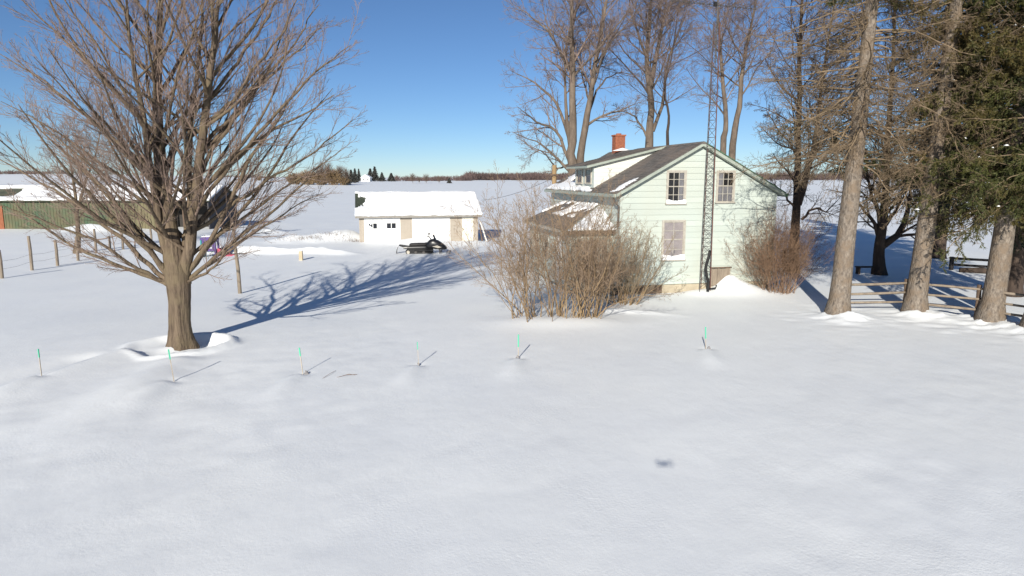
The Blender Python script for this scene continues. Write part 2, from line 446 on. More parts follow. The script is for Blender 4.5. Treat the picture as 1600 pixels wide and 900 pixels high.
# ------------------------------------------------------------------ the big maple on the left
def maple():
    rng = np.random.default_rng(7)
    bx, by = MAPLE
    z0 = gz(bx, by) - 0.25
    t = empty('maple_tree', (bx, by, 0), 'large bare maple with spreading ascending limbs and a scooped snow well at its foot', 'tree')
    loc = lambda P: np.asarray(P) - np.array((bx, by, 0))
    V, F = flare_trunk(rng, [loc((bx - 0.0, by, z0)), loc((bx - 0.02, by, 0.6)), loc(at(281, 470, 20)), loc(at(278, 432, 20)), loc(at(272, 400, 20)), loc(at(266, 360, 20)), loc(at(261, 310, 20))],
                       [0.345, 0.30, 0.305, 0.36, 0.29, 0.225, 0.15], K=26, n=20, rough=0.035, flare=0.42)
    link('trunk', np_mesh('trunk', V, F), BARK, t, True)
    P1, R1 = [], []
    def limb(q, rr, n=8):
        V, F = tubes(q[None], rr[None], n)
        link('limb', np_mesh('limb', V, F), BARK, t, True)
        P1.append(q); R1.append(rr)
    leaders = [  # photo points, base radius, depth swing, side limbs
        ([(270, 425), (263, 345), (259, 270), (257, 190), (258, 110), (262, 20), (266, -110)], 0.225, 0.3, 24),
        ([(288, 432), (303, 365), (313, 285), (322, 190), (331, 100), (341, 10), (352, -80)], 0.165, -0.5, 20),
        ([(283, 418), (290, 340), (292, 250), (299, 150), (308, 50), (316, -60)], 0.105, 1.4, 9),
        ([(268, 415), (246, 345), (232, 260), (222, 170), (206, 60), (196, -50)], 0.105, -1.2, 9)]
    for pts, r, sw, ns in leaders:
        n = len(pts)
        p = [loc(at(x, y, by + sw * k / (n - 1))) for k, (x, y) in enumerate(pts)]
        q = resample(p, 17) + np.cumsum(rng.normal(0, 0.028, (17, 3)), 0); q[0] = p[0]
        rr = r * (1 - np.linspace(0, 1, 17)) ** 0.75 + 0.012
        limb(q, rr, 10)
        f = 0.04 + 0.86 * (np.arange(ns) + rng.random(ns)) / ns
        az = np.arange(ns) * 2.4 + rng.normal(0, 0.35, ns) + r * 40
        sidex = q[8, 0] - 0.1                                      # lean away from the other leaders
        az = np.where(np.cos(az) * sidex < -0.2, az + rng.choice([0, 0.9, -0.9], ns), az)
        an = 0.98 - 0.28 * f + rng.normal(0, 0.10, ns)
        d0 = np.stack([np.cos(az) * np.sin(an), np.sin(az) * np.sin(an), np.cos(an)], -1)
        st = np.stack([np.interp(f * 16, np.arange(17), q[:, c]) for c in range(3)], -1)
        L = np.minimum((7.3 - 3.6 * f) * rng.uniform(0.62, 1.05, ns), 5.6)
        r0 = np.minimum(0.020 + 0.0088 * L, np.interp(f * 16, np.arange(17), rr) * 0.62)
        Pa, Ra = grow(rng, st, d0, L, r0, np.full(ns, 0.008), 17, 0.30, 0.045)
        for k in range(ns):
            limb(Pa[k], Ra[k], 6)
    for pts, r, sw in [
        ([(262, 445), (228, 430), (180, 415), (120, 392), (60, 350), (20, 310)], 0.075, -0.9), ([(264, 432), (232, 385), (190, 330), (150, 290), (90, 240), (30, 190)], 0.095, 0.9),
        ([(262, 438), (205, 395), (140, 345), (60, 300), (-30, 250)], 0.085, 1.5), ([(293, 428), (328, 375), (360, 310), (392, 250), (440, 175), (480, 110)], 0.085, -0.9),
        ([(296, 436), (345, 392), (400, 345), (460, 295), (520, 245)], 0.07, 0.9), ([(297, 442), (330, 428), (362, 405), (400, 375), (455, 345)], 0.05, -1.3),
        ([(260, 440), (205, 405), (150, 372), (80, 350), (5, 325)], 0.06, -2.0), ([(296, 438), (338, 405), (390, 365), (440, 325), (500, 290)], 0.055, 2.6),
        ([(266, 434), (215, 375), (150, 310), (90, 240), (20, 150)], 0.085, -2.6), ([(290, 430), (338, 360), (395, 285), (450, 200), (510, 130)], 0.08, 2.6),
        ([(325, 195), (380, 130), (436, 60), (478, -20)], 0.06, -0.8), ([(316, 270), (380, 190), (450, 115), (512, 55)], 0.07, 0.7), ([(309, 325), (375, 250), (448, 185), (522, 130)], 0.07, -1.2),
        ([(330, 150), (385, 80), (430, 10), (460, -60)], 0.055, 1.2), ([(320, 225), (392, 150), (470, 75), (515, 10)], 0.06, 1.8), ([(312, 300), (390, 225), (470, 140), (538, 85)], 0.065, -2.0), ([(304, 360), (380, 295), (462, 240), (540, 175)], 0.06, 0.4),
        ([(258, 300), (170, 220), (80, 150), (-20, 95)], 0.07, 1.0), ([(257, 240), (190, 150), (110, 70), (30, -10)], 0.065, -1.0)]:
        n = len(pts)
        p = [loc(at(x, y, by + sw * (k / (n - 1)))) for k, (x, y) in enumerate(pts)]
        q = resample(p, 17) + np.cumsum(rng.normal(0, 0.035, (17, 3)), 0); q[0] = p[0]
        limb(q, 0.82 * r * (1 - np.linspace(0, 1, 17)) ** 0.8 + 0.008)
    P1, R1 = np.array(P1), np.array(R1)
    P2, R2 = sprout(rng, P1, R1, 12, 0.18, 0.99, (0.3, 0.75), (0.22, 0.42), 8, 0.35, 0.06, 0.42, 0.35, 0.0065, lmax=2.5)
    P3, R3 = sprout(rng, P2, R2, 8, 0.15, 1.0, (0.3, 0.75), (0.30, 0.55), 5, 0.25, 0.07, 0.55, 0.45, 0.005)
    P4, R4 = sprout(rng, P3, R3, 4, 0.15, 1.0, (0.3, 0.7), (0.4, 0.8), 3, 0.15, 0.07, 0.65, 0.6, 0.0030)
    V, F = join([tubes(P2, R2, 4), tubes(P3, R3, 3), tubes(P4, R4, 3)])
    link('crown', np_mesh('crown', V, F), TWIG, t, True, kind='stuff')
maple()

def bare_tree(name, label, base, trunks, cat='tree', group=None, seed=1, bark=None, twig=None, limbs=11, t0=0.3, lang=(0.55, 1.1), lr=(0.28, 0.5),
              c2=12, c3=8, c4=5, rmin=0.0075, up=0.22, lw=0.42, extra=(), n=10, wob=0.09):
    """trunks: list of (points in world, base radius, tip radius)"""
    rng = np.random.default_rng(seed)
    bark, twig = bark or BARK_BG, twig or TWIG_BG
    t = empty(name, (base[0], base[1], 0), label, cat, 0, group)
    off = np.array((base[0], base[1], 0))
    allV = []
    for j, (pts, r0, r1) in enumerate(trunks):
        p = [np.asarray(q, float) - off for q in pts]
        K = 16
        q = resample(p, K); q[2:] += np.cumsum(rng.normal(0, r0 * 0.10, (K - 2, 3)), 0)
        R = 0.80 * (r0 + (r1 - r0) * np.linspace(0, 1, K) ** 0.8)
        V, F = tubes(q[None], R[None], n)
        V = V.reshape(K, n, 3); V = q[:, None] + (V - q[:, None]) * (1 + rng.normal(0, 0.05, (K, n, 1)) + (0.35 * np.exp(-(q[:, 2] - q[0, 2]) / 0.35))[:, None, None] * (1 if j == 0 else 0))
        link('trunk', np_mesh('trunk', V.reshape(-1, 3), F), bark, t, True)
        P1, R1 = sprout(rng, q[None], R[None], limbs, t0, 0.98, lang, lr, 10, up, wob, lw, 0.25, rmin * 2.2, taper=0.55)
        for k in range(len(P1)):
            V, F = tubes(P1[k:k + 1], R1[k:k + 1], 6)
            link('limb', np_mesh('limb', V, F), bark, t, True)
        allV.append((P1, R1)); allV.append((q[None][:, ::1][:, -10:], R[None][:, -10:]))
    for pts, r in extra:
        p = [np.asarray(q, float) - off for q in pts]
        q = resample(p, 10) + rng.normal(0, 0.04, (10, 3)); R = 0.8 * r * (1 - np.linspace(0, 1, 10)) ** 0.8 + rmin
        V, F = tubes(q[None], R[None], 6)
        link('limb', np_mesh('limb', V, F), bark, t, True)
        allV.append((q[None], R[None]))
    P1 = np.concatenate([a for a, b in allV]); R1 = np.concatenate([b for a, b in allV])
    P2, R2 = sprout(rng, P1, R1, c2, 0.12, 1.0, (0.5, 1.1), (0.28, 0.6), 7, up * 0.7, wob, 0.5, 0.4, rmin * 1.5, lmax=3.2)
    P3, R3 = sprout(rng, P2, R2, c3, 0.15, 1.0, (0.4, 0.95), (0.32, 0.65), 4, up * 0.5, wob, 0.55, 0.5, rmin)
    parts = [tubes(P2, R2, 4), tubes(P3, R3, 3)]
    if c4:
        P4, R4 = sprout(rng, P3, R3, c4, 0.2, 1.0, (0.4, 0.9), (0.4, 0.75), 3, up * 0.3, wob, 0.7, 0.6, rmin * 0.8)
        parts.append(tubes(P4, R4, 3))
    V, F = join(parts)
    link('crown', np_mesh('crown', V, F), twig, t, True, kind='stuff')
    return t

GB = 'tall bare trees behind the house'
def up_to(px, Y, list_py, top_z):
    pts = [at(x, y, Y) for x, y in list_py]
    return pts
# twin old maples left of the chimney
Y = 52
bare_tree('bare_tree', 'tall bare tree with a broken stub beside its trunk, leftmost behind the house', (4.5, Y),
          [([(4.5, Y, -0.2), at(893, 270, Y), at(891, 220, Y), at(891, 130, Y), at(887, 60, Y), at(890, -40, Y), at(895, -110, Y)], 0.62, 0.05),
           ([at(892, 228, Y), at(885, 190, Y - 0.2), at(883, 150, Y - 0.3), at(885, 70, Y), at(905, -10, Y)], 0.26, 0.03)],
          group=GB, seed=3, limbs=13, t0=0.5, lr=(0.24, 0.4), rmin=0.008,
          extra=[([at(889, 250, Y), at(868, 205, Y), at(838, 190, Y - 1), at(806, 165, Y - 2)], 0.17), ([at(890, 268, Y), at(862, 240, Y), at(838, 222, Y + 1), at(800, 205, Y + 1)], 0.14),
                 ([at(889, 215, Y), at(868, 160, Y + 1), at(835, 130, Y + 2), at(795, 110, Y + 2)], 0.16), ([at(887, 110, Y), at(865, 60, Y), at(835, 30, Y), at(800, 5, Y)], 0.12),
                 ([at(892, 255, Y), at(870, 262, Y + 1), at(845, 235, Y - 1), at(822, 248, Y - 1)], 0.09)])
bare_tree('bare_tree', 'tall bare tree leaning right, just left of the brick chimney', (5.3, Y + 0.5),
          [([(5.25, Y + .5, -0.2), at(906, 260, Y), at(915, 200, Y), at(922, 140, Y), at(935, 60, Y), at(948, -20, Y), at(955, -110, Y)], 0.50, 0.04)],
          group=GB, seed=4, limbs=16, t0=0.42, lr=(0.24, 0.46), rmin=0.008,
          extra=[([at(917, 195, Y), at(945, 180, Y), at(975, 170, Y), at(1000, 160, Y)], 0.13), ([at(925, 120, Y), at(945, 85, Y), at(955, 55, Y), at(985, 45, Y)], 0.13), ([at(920, 175, Y), at(940, 130, Y + 1), at(965, 115, Y + 2), at(1000, 118, Y + 2)], 0.10)])
Y = 58
bare_tree('bare_tree', 'tall bare tree with one straight trunk rising behind the roof right of the chimney', (11.4, Y),
          [([(11.4, Y, -0.2), at(1015, 225, Y), at(1017, 150, Y), at(1013, 80, Y), at(1020, 10, Y), at(1022, -100, Y)], 0.56, 0.05),
           ([at(1016, 135, Y), at(1027, 80, Y), at(1036, 20, Y), at(1044, -60, Y)], 0.30, 0.03)],
          group=GB, seed=5, limbs=16, t0=0.38, lr=(0.24, 0.46), rmin=0.0085,
          extra=[([at(1019, 205, Y), at(1035, 160, Y), at(1042, 100, Y), at(1065, 40, Y), at(1080, -10, Y)], 0.20), ([at(1012, 215, Y), at(990, 180, Y), at(960, 170, Y)], 0.13), ([at(1014, 100, Y), at(1000, 60, Y), at(985, 20, Y), at(980, -40, Y)], 0.16)])
bare_tree('bare_tree', 'slender dark bare tree between the straight tree and the lattice mast', (13.2, 54),
          [([(13.2, 54, -0.2), at(1043, 230, 54), at(1045, 180, 54), at(1038, 140, 54), at(1050, 90, 54), at(1060, 20, 54)], 0.20, 0.03)],
          group=GB, seed=6, limbs=9, t0=0.45, c4=4, rmin=0.008, bark=BARK_DK)
Y = 56
bare_tree('bare_tree', 'twin trunked bare tree just right of the lattice mast', (17.4, Y),
          [([(17.2, Y, -0.2), at(1131, 235, Y), at(1135, 190, Y), at(1128, 110, Y), at(1122, 40, Y), at(1115, -30, Y)], 0.42, 0.04),
           ([(17.9, Y + .3, -0.2), at(1143, 230, Y), at(1152, 170, Y), at(1160, 100, Y), at(1172, 40, Y), at(1180, -40, Y)], 0.44, 0.04)],
          group=GB, seed=8, limbs=14, t0=0.42, lr=(0.18, 0.42), rmin=0.0085)
Y = 36
bare_tree('bare_tree', 'dark twin stemmed tree beside the right end of the house', (15.0, Y),
          [([(14.95, Y, -0.2), at(1244, 340, Y), at(1247, 280, Y), at(1250, 180, Y), at(1252, 60, Y), at(1258, -60, Y)], 0.36, 0.05),
           ([at(1247, 320, Y), at(1262, 270, Y), at(1276, 200, Y), at(1292, 100, Y), at(1310, -20, Y)], 0.24, 0.04)],
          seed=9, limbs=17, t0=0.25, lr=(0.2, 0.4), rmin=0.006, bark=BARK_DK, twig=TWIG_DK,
          extra=[([at(1252, 345, Y), at(1275, 325, Y), at(1292, 330, Y), at(1318, 300, Y)], 0.09), ([at(1242, 325, Y), at(1222, 300, Y), at(1205, 285, Y)], 0.08)])
Y = 35
bare_tree('bare_tree', 'dark spreading tree with curved low limbs behind the rail fence', (19.05, Y),
          [([(19.05, Y, -0.2), at(1374, 390, Y), at(1380, 340, Y), at(1388, 270, Y), at(1392, 180, Y), at(1398, 60, Y), at(1400, -60, Y)], 0.42, 0.05)],
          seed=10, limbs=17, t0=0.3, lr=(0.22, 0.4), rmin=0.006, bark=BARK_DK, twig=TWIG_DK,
          extra=[([at(1378, 385, Y), at(1405, 362, Y), at(1420, 320, Y), at(1428, 250, Y), at(1432, 170, Y)], 0.24),
                 ([at(1374, 372, Y), at(1362, 345, Y), at(1345, 325, Y), at(1330, 290, Y)], 0.14), ([at(1376, 360, Y), at(1368, 320, Y), at(1355, 275, Y), at(1352, 200, Y)], 0.15),
                 ([at(1382, 350, Y), at(1400, 330, Y), at(1415, 290, Y), at(1425, 285, Y)], 0.12), ([at(1380, 330, Y), at(1374, 290, Y), at(1376, 230, Y)], 0.13)])
Y = 46.4
bare_tree('bare_tree', 'small bare tree by the fence posts in front of the long green barn', (-29.7, Y),
          [([(-29.7, Y, -0.2), at(121, 360, Y), at(118, 320, Y), at(112, 270, Y), at(100, 210, Y)], 0.27, 0.04),
           ([at(120, 330, Y), at(132, 290, Y), at(150, 240, Y), at(160, 190, Y)], 0.15, 0.03)],
          seed=12, limbs=11, t0=0.3, lr=(0.35, 0.65), rmin=0.007, bark=BARK, twig=TWIG)

# ------------------------------------------------------------------ spruces
def spruce(name, label, base, top, r0, H, zlow, seed, group=None, nb=120, Lmax=4.2, live=lambda z, az: 0.5, bark=None, needle=None, per2=12, per3=5, nper=10, nl=0.11, nw=0.014,
           droop=0.55, clumps=0):
    rng = np.random.default_rng(seed)
    bark, needle = bark or BARK_SP, needle or NEEDLE
    t = empty(name, (base[0], base[1], 0), label, 'tree', 0, group)
    b0 = np.array((0, 0, gz(*base) - 0.35)); tp = np.array((top[0] - base[0], top[1] - base[1], top[2]))
    axis = lambda z: b0 + (tp - b0) * ((z - b0[2]) / (tp[2] - b0[2]))[..., None]
    zz = np.linspace(b0[2], H, 26)
    pts = axis(zz)
    R = r0 * np.clip(1 - (zz - zz[0]) / (H * 1.08), 0.02, 1) ** 0.8
    V, F = tubes(pts[None], R[None], 18)
    V = V.reshape(26, 18, 3)
    V = pts[:, None] + (V - pts[:, None]) * (1 + rng.normal(0, 0.022, (26, 18, 1)) + 0.05 * np.sin(np.arange(18)[None] * 6.283 * 3 / 18 + np.cumsum(rng.normal(0, .25, 26))[:, None])[..., None] + 0.22 * np.exp(-(zz - zz[0] - 0.3) / 0.4)[:, None, None])
    link('trunk', np_mesh('trunk', V.reshape(-1, 3), F), bark, t, True)
    q_ = (np.arange(nb) + rng.random(nb)) / nb
    z = np.where(q_ < 0.72, zlow + (12.0 - zlow) * q_ / 0.72, 12.0 + (H * 0.97 - 12.0) * (q_ - 0.72) / 0.28)
    az = np.arange(nb) * 2.4 + rng.normal(0, 0.5, nb)
    face = np.cos(az + math.pi / 2)          # 1 = towards the yard
    if bark is BARK_SP:
        turn = (face > 0.62) & (rng.random(nb) < 0.5) & (z < 12)
        az = np.where(turn, az + math.pi * rng.uniform(0.6, 1.4, nb), az)
    L = Lmax * np.clip(1.05 - (z / H), 0.05, 1) ** 0.55 * rng.uniform(0.35, 1.15, nb)
    el = rng.normal(-0.12, 0.16, nb)
    d = np.stack([np.cos(az) * np.cos(el), np.sin(az) * np.cos(el), np.sin(el)], -1)
    P1, R1 = grow(rng, axis(z), d, L, 0.012 + 0.007 * L, np.full(nb, 0.005), 12, 0.15, 0.12, droop * 1.25)
    isl = rng.random(nb) < np.array([live(zi, ai) for zi, ai in zip(z, az)])
    if (~isl).any():
        A, B = P1[~isl], R1[~isl]
        P2, R2 = sprout(rng, A, B, per2, 0.2, 1.0, (0.6, 1.2), (0.14, 0.40), 6, -0.8, 0.15, 0.5, 0.4, 0.006, flat=0.3, lmax=1.4)
        P3, R3 = sprout(rng, P2, R2, per3 + 2, 0.1, 1.0, (0.5, 1.2), (0.3, 0.65), 4, -0.3, 0.16, 0.7, 0.6, 0.005)
        P4, R4 = sprout(rng, P3, R3, 2, 0.2, 1.0, (0.5, 1.1), (0.4, 0.9), 2, 0.0, 0.12, 0.9, 0.7, 0.0045)
        V, F = join([tubes(A, B, 5), tubes(P2, R2, 3), tubes(P3, R3, 3), tubes(P4, R4, 3)])
        link('dead_branches', np_mesh('dead_branches', V, F), TWIG_SP, t, True, kind='stuff')
    if isl.any():
        A, B = P1[isl], R1[isl]
        P2, R2 = sprout(rng, A, B, per2 + 4, 0.12, 1.0, (0.6, 1.1), (0.2, 0.42), 6, -0.7, 0.07, 0.5, 0.4, 0.006, flat=0.4, lmax=1.5)
        P3, R3 = sprout(rng, P2, R2, per3, 0.1, 1.0, (0.5, 1.0), (0.35, 0.6), 4, -0.4, 0.08, 0.7, 0.6, 0.0045)
        V, F = join([tubes(A, B, 5), tubes(P2, R2, 3)])
        link('branches', np_mesh('branches', V, F), TWIG_SP, t, True, kind='stuff')
        V, F = join([needles(rng, P2, nper * 2, nl, nw), needles(rng, P3, nper, nl, nw)])
        link('foliage', np_mesh('foliage', V, F), needle, t, False, kind='stuff')
        if clumps:
            m_ = rng.integers(0, len(P2), clumps); c = P2[m_, rng.integers(2, 5, clumps)] + np.array((0, 0, .02))
            k = np.array([(1, 0, 0), (0, 1, 0), (-1, 0, 0), (0, -1, 0), (0, 0, .55), (0, 0, -.25)]) * 1.0
            V = (c[:, None] + k[None] * rng.uniform(.03, .09, (clumps, 1, 1)) * rng.uniform(.7, 1.5, (clumps, 1, 3))).reshape(-1, 3)
            fc = np.array([(0, 1, 4), (1, 2, 4), (2, 3, 4), (3, 0, 4), (1, 0, 5), (2, 1, 5), (3, 2, 5), (0, 3, 5)])
            link('held_snow', np_mesh('held_snow', V, (fc[None] + 6 * np.arange(clumps)[:, None, None]).reshape(-1, 3)), SNOWCAP, t, True, kind='stuff')
    return t

GS = 'big spruces along the rail fence'
spruce('spruce_tree', 'thick grey spruce trunk nearest the house, dead twiggy lower boughs', (12.1, 24.9), (12.44 + 0.3, 24.9, 20), 0.36, 21, 5.4, 21, GS, nb=215, Lmax=5.2,
       live=lambda z, a: 0.03 if z < 10 else 0.22, nper=7)
spruce('spruce_tree', 'thick grey spruce trunk second from the house, between two rail spans', (15.25, 25.4), (16.0, 25.4, 20), 0.35, 21, 4.6, 22, GS, nb=200, Lmax=4.2,
       live=lambda z, a: (0.25 if z < 8 else 0.5) + 0.35 * math.cos(a), nper=8)
spruce('spruce_tree', 'grey spruce trunk third from the house under dense dark green boughs', (17.15, 24.0), (18.0, 24.0, 20), 0.36, 20, 3.6, 23, GS, nb=210, Lmax=4.0,
       live=lambda z, a: 0.9, nper=13, per2=13, clumps=170)
spruce('spruce_tree', 'spruce cut by the right picture edge, nearest fence end', (17.5, 22.4), (18.3, 22.2, 20), 0.33, 20, 4.4, 24, GS, nb=160, Lmax=3.4,
       live=lambda z, a: 0.9, nper=11, clumps=120)
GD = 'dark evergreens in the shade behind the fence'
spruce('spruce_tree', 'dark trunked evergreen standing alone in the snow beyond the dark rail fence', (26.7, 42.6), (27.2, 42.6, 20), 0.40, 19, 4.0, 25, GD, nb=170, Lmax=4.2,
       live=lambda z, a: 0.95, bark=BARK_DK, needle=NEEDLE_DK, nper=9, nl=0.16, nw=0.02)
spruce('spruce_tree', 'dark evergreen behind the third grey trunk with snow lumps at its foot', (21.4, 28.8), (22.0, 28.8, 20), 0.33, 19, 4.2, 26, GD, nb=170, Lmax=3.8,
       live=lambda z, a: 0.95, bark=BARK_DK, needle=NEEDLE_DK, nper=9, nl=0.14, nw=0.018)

# ------------------------------------------------------------------ shrubs
def shrub(name, label, base, nst, spread, hgt, fan, seed, m_stem, m_twig, rs=0.018, c1=11, c2=6, c3=2, up=0.5, off=None, rmin=0.0045, clumps=None):
    rng = np.random.default_rng(seed)
    t = empty(name, (base[0], base[1], 0), label, 'shrub')
    zb = gz(*base)
    a = rng.random(nst) * 6.283; q = np.sqrt(rng.random(nst))
    px, py = q * np.cos(a) * spread[0], q * np.sin(a) * spread[1]
    if clumps:
        cc = np.array(clumps)[rng.integers(0, len(clumps), nst)]
        px = cc * spread[0] + rng.normal(0, 0.13 * spread[0], nst); py = rng.normal(0, 0.4, nst) * spread[1]
        q = np.minimum(1, np.hypot(px / spread[0], py / spread[1]))
    p0 = np.stack([px, py, np.full(nst, zb - 0.1)], -1)
    lean = np.stack([px / spread[0] * fan[0] + rng.normal(0, 0.16, nst), py / spread[1] * fan[1] + rng.normal(0, 0.16, nst), np.ones(nst)], -1)
    L = hgt * rng.uniform(0.68, 1.0, nst) * (1 - 0.22 * q ** 2)
    if off is not None:
        L *= off(px / spread[0])
    P1, R1 = grow(rng, p0, lean, L, rs * rng.uniform(0.6, 1.3, nst), np.full(nst, rmin), 11, up * 0.4, 0.12)
    V, F = tubes(P1, R1, 5)
    link('stems', np_mesh('stems', V, F), m_stem, t, True, kind='stuff')
    P2, R2 = sprout(rng, P1, R1, c1, 0.2, 1.0, (0.35, 0.95), (0.16, 0.38), 6, up, 0.14, 0.6, 0.5, rmin)
    P3, R3 = sprout(rng, P2, R2, c2, 0.15, 1.0, (0.4, 1.0), (0.3, 0.6), 4, up * 0.6, 0.16, 0.75, 0.7, rmin * 0.85)
    parts = [tubes(P2, R2, 3), tubes(P3, R3, 3)]
    if c3:
        P4, R4 = sprout(rng, P3, R3, c3, 0.3, 1.0, (0.3, 0.8), (0.35, 0.6), 3, 0.2, 0.1, 0.8, 0.9, rmin * 0.8)
        parts.append(tubes(P4, R4, 3))
    V, F = join(parts)
    link('twigs', np_mesh('twigs', V, F), m_twig, t, True, kind='stuff')
    return t
LST = mat('lilac_stem', (0.32, 0.225, 0.125), (0.19, 0.13, 0.078), 2.0, (1, 1, 0.5), 0.85)
LTW = mat('lilac_twig', (0.36, 0.26, 0.175), (0.23, 0.165, 0.115), 0.9, rough=0.85)
RST = mat('red_stem', (0.28, 0.175, 0.11), (0.165, 0.105, 0.068), 1.5, rough=0.85)
PTW = mat('pale_twig', (0.34, 0.29, 0.21), (0.24, 0.19, 0.135), 1.0, rough=0.85)
shrub('lilac_bush', 'big bare lilac bush of many tan stems in front of the porch', (1.75, 24.3), 85, (1.6, 0.8), 5.8, (0.36, 0.42), 31, LST, LTW, 0.020, 14, 7, 2, 0.30,
      off=lambda q: 1.0 - 0.16 * q, clumps=(-0.85, -0.62, -0.2, -0.1, 0.25, 0.42, 0.75))
shrub('lilac_bush', 'paler smaller lilac bush between the big lilac and the gable window', (4.5, 27.3), 38, (0.65, 0.4), 4.0, (0.42, 0.4), 33, LST, PTW, 0.022, 13, 8, 2, 0.40)
shrub('red_shrub', 'dense red brown twiggy shrub at the right corner of the gable', (11.7, 29.7), 120, (0.75, 0.5), 4.2, (0.42, 0.40), 32, RST, RST, 0.010, 11, 6, 2, 0.08, rmin=0.0036)

# ------------------------------------------------------------------ the house
MINT = mat('mint_siding', (0.465, 0.518, 0.478), (0.43, 0.48, 0.44), 1.1, (0.6, 0.6, 1.6), 0.55, 0.003, 14, c3=(0.445, 0.475, 0.42))
CREAMY = mat('cream_siding', (0.66, 0.67, 0.62), (0.57, 0.585, 0.53), 1.1, rough=0.6, bump=0.002, bscale=20)
def board_variation(m, amount):
    N, L, P = nodes_of(m)
    src = P.inputs['Base Color'].links[0].from_socket
    oi = N.new('ShaderNodeObjectInfo'); mr = N.new('ShaderNodeMapRange')
    mr.inputs['To Min'].default_value, mr.inputs['To Max'].default_value = 1 - amount, 1 + amount
    hs = N.new('ShaderNodeHueSaturation')
    L.new(oi.outputs['Random'], mr.inputs['Value']); L.new(mr.outputs[0], hs.inputs['Value']); L.new(src, hs.inputs['Color']); L.new(hs.outputs[0], P.inputs['Base Color'])
board_variation(MINT, 0.045)
MINT_TRIM = mat('grey_green_trim', (0.36, 0.40, 0.35), (0.27, 0.30, 0.26), 5, rough=0.6)
GREEN_TRIM = mat('green_trim', (0.06, 0.16, 0.09), (0.045, 0.12, 0.07), 5, rough=0.5)
SHINGLE = mat('grey_shingle', (0.20, 0.182, 0.165), (0.095, 0.086, 0.08), 4, (1, 1, 1), 0.92, 0.01, 30, c3=(0.21, 0.175, 0.15))
FOUND = mat('cream_foundation', (0.46, 0.40, 0.295), (0.36, 0.31, 0.23), 3, rough=0.9, bump=0.01)
BROWNB = mat('brown_boards', (0.16, 0.11, 0.075), (0.09, 0.062, 0.045), 6, (1, 1, 0.3), 0.85)
OLDWOOD = mat('weathered_wood', (0.31, 0.255, 0.195), (0.17, 0.137, 0.107), 5, (1, 1, 0.25), 0.9, 0.008)
FRAME = mat('window_frame_paint', (0.46, 0.43, 0.375), (0.33, 0.305, 0.26), 7, rough=0.6)
WHITE = mat('white_paint', (0.80, 0.80, 0.77), (0.75, 0.75, 0.72), 1.5, rough=0.45)
BRICK = mat('red_brick', (0.38, 0.14, 0.075), (0.26, 0.085, 0.05), 9, rough=0.9, bump=0.006)
MORTAR = mat('mortar', (0.40, 0.34, 0.28), None, 9, rough=0.95)
DARK = mat('dark_room_sheet', (0.022, 0.020, 0.020), (0.012, 0.011, 0.012), 3, rough=0.9)
CURT = mat('grey_curtain', (0.24, 0.225, 0.235), (0.13, 0.12, 0.125), 6, (1, 1, 0.15), 0.9)
BLIND = mat('faded_blind', (0.37, 0.315, 0.305), (0.28, 0.24, 0.235), 2.5, rough=0.8)
RUST = mat('rusty_steel', (0.14, 0.055, 0.04), (0.075, 0.035, 0.03), 6, rough=0.7, spec=0.4)
STEEL = mat('dull_steel', (0.10, 0.09, 0.085), (0.055, 0.05, 0.047), 6, rough=0.6, spec=0.4)
BLACK = mat('black_rubber', (0.018, 0.018, 0.019), (0.012, 0.012, 0.012), 6, rough=0.6)
BLUEGLASS = None
def glass(name, tint=(0.9, 0.93, 0.95)):
    m = bpy.data.materials.new(name)
    N, L, P = nodes_of(m)
    N.remove(P)
    tr = N.new('ShaderNodeBsdfTransparent'); tr.inputs[0].default_value = (*tint, 1)
    gl = N.new('ShaderNodeBsdfGlossy'); gl.inputs['Roughness'].default_value = 0.03
    fr = N.new('ShaderNodeFresnel'); fr.inputs[0].default_value = 1.5
    mx = N.new('ShaderNodeMixShader')
    L.new(fr.outputs[0], mx.inputs[0]); L.new(tr.outputs[0], mx.inputs[1]); L.new(gl.outputs[0], mx.inputs[2])
    L.new(mx.outputs[0], N['Material Output'].inputs[0])
    return m
GLASS = glass('window_glass')

WID, PEAK_X, LEN = 7.35, 3.6, 11.2
EAVE_Z, RIDGE_Z, SID_Z = 4.30, 6.30, 0.33
SL = (RIDGE_Z - EAVE_Z) / PEAK_X
SR = (RIDGE_Z - EAVE_Z) / (WID - PEAK_X)

house = empty('farmhouse', (HOUSE_O[0], HOUSE_O[1], 0), 'pale mint farmhouse with a steep front gable, shingled roof and brick chimney', 'house', HOUSE_A)

def siding(parent, put, xr, z0, z1, exp, openings, m, name='siding_board', d0=0.010, d1=0.034):
    """put(u, z, out) -> local point; xr(z) -> (u0, u1); each course is one board, cut round the openings"""
    z = z0
    while z < z1 - 0.01:
        zb = min(z + exp, z1)
        cuts = sorted({z, zb, *[e for o in openings for e in (o[2], o[3]) if z < e < zb]})
        for za, zc in zip(cuts[:-1], cuts[1:]):
            l0, r0 = xr(za); l1, r1 = xr(zc)
            if r1 - l1 < 0.02:
                l1 = r1 = (l1 + r1) / 2
            spans = [(l0, r0, l1, r1)]
            for o in openings:
                if o[2] < zc - 1e-6 and o[3] > za + 1e-6:
                    new = []
                    for (a, c, a1, c1) in spans:
                        if o[0] > a and o[0] < c: new.append((a, o[0], a1, o[0]))
                        if o[1] > a and o[1] < c: new.append((o[1], c, o[1], c1))
                        if o[1] <= a or o[0] >= c: new.append((a, c, a1, c1))
                    spans = new
            fa, fc = d1 + (d0 - d1) * (za - z) / exp, d1 + (d0 - d1) * (zc - z) / exp
            for (a, c, a1, c1) in spans:
                if c - a > 0.02:
                    MB().hexa([put(a, za, 0), put(a, za, fa), put(c, za, fa), put(c, za, 0), put(a1, zc, 0), put(a1, zc, fc), put(c1, zc, fc), put(c1, zc, 0)]).build(name, m, parent)
        z = zb

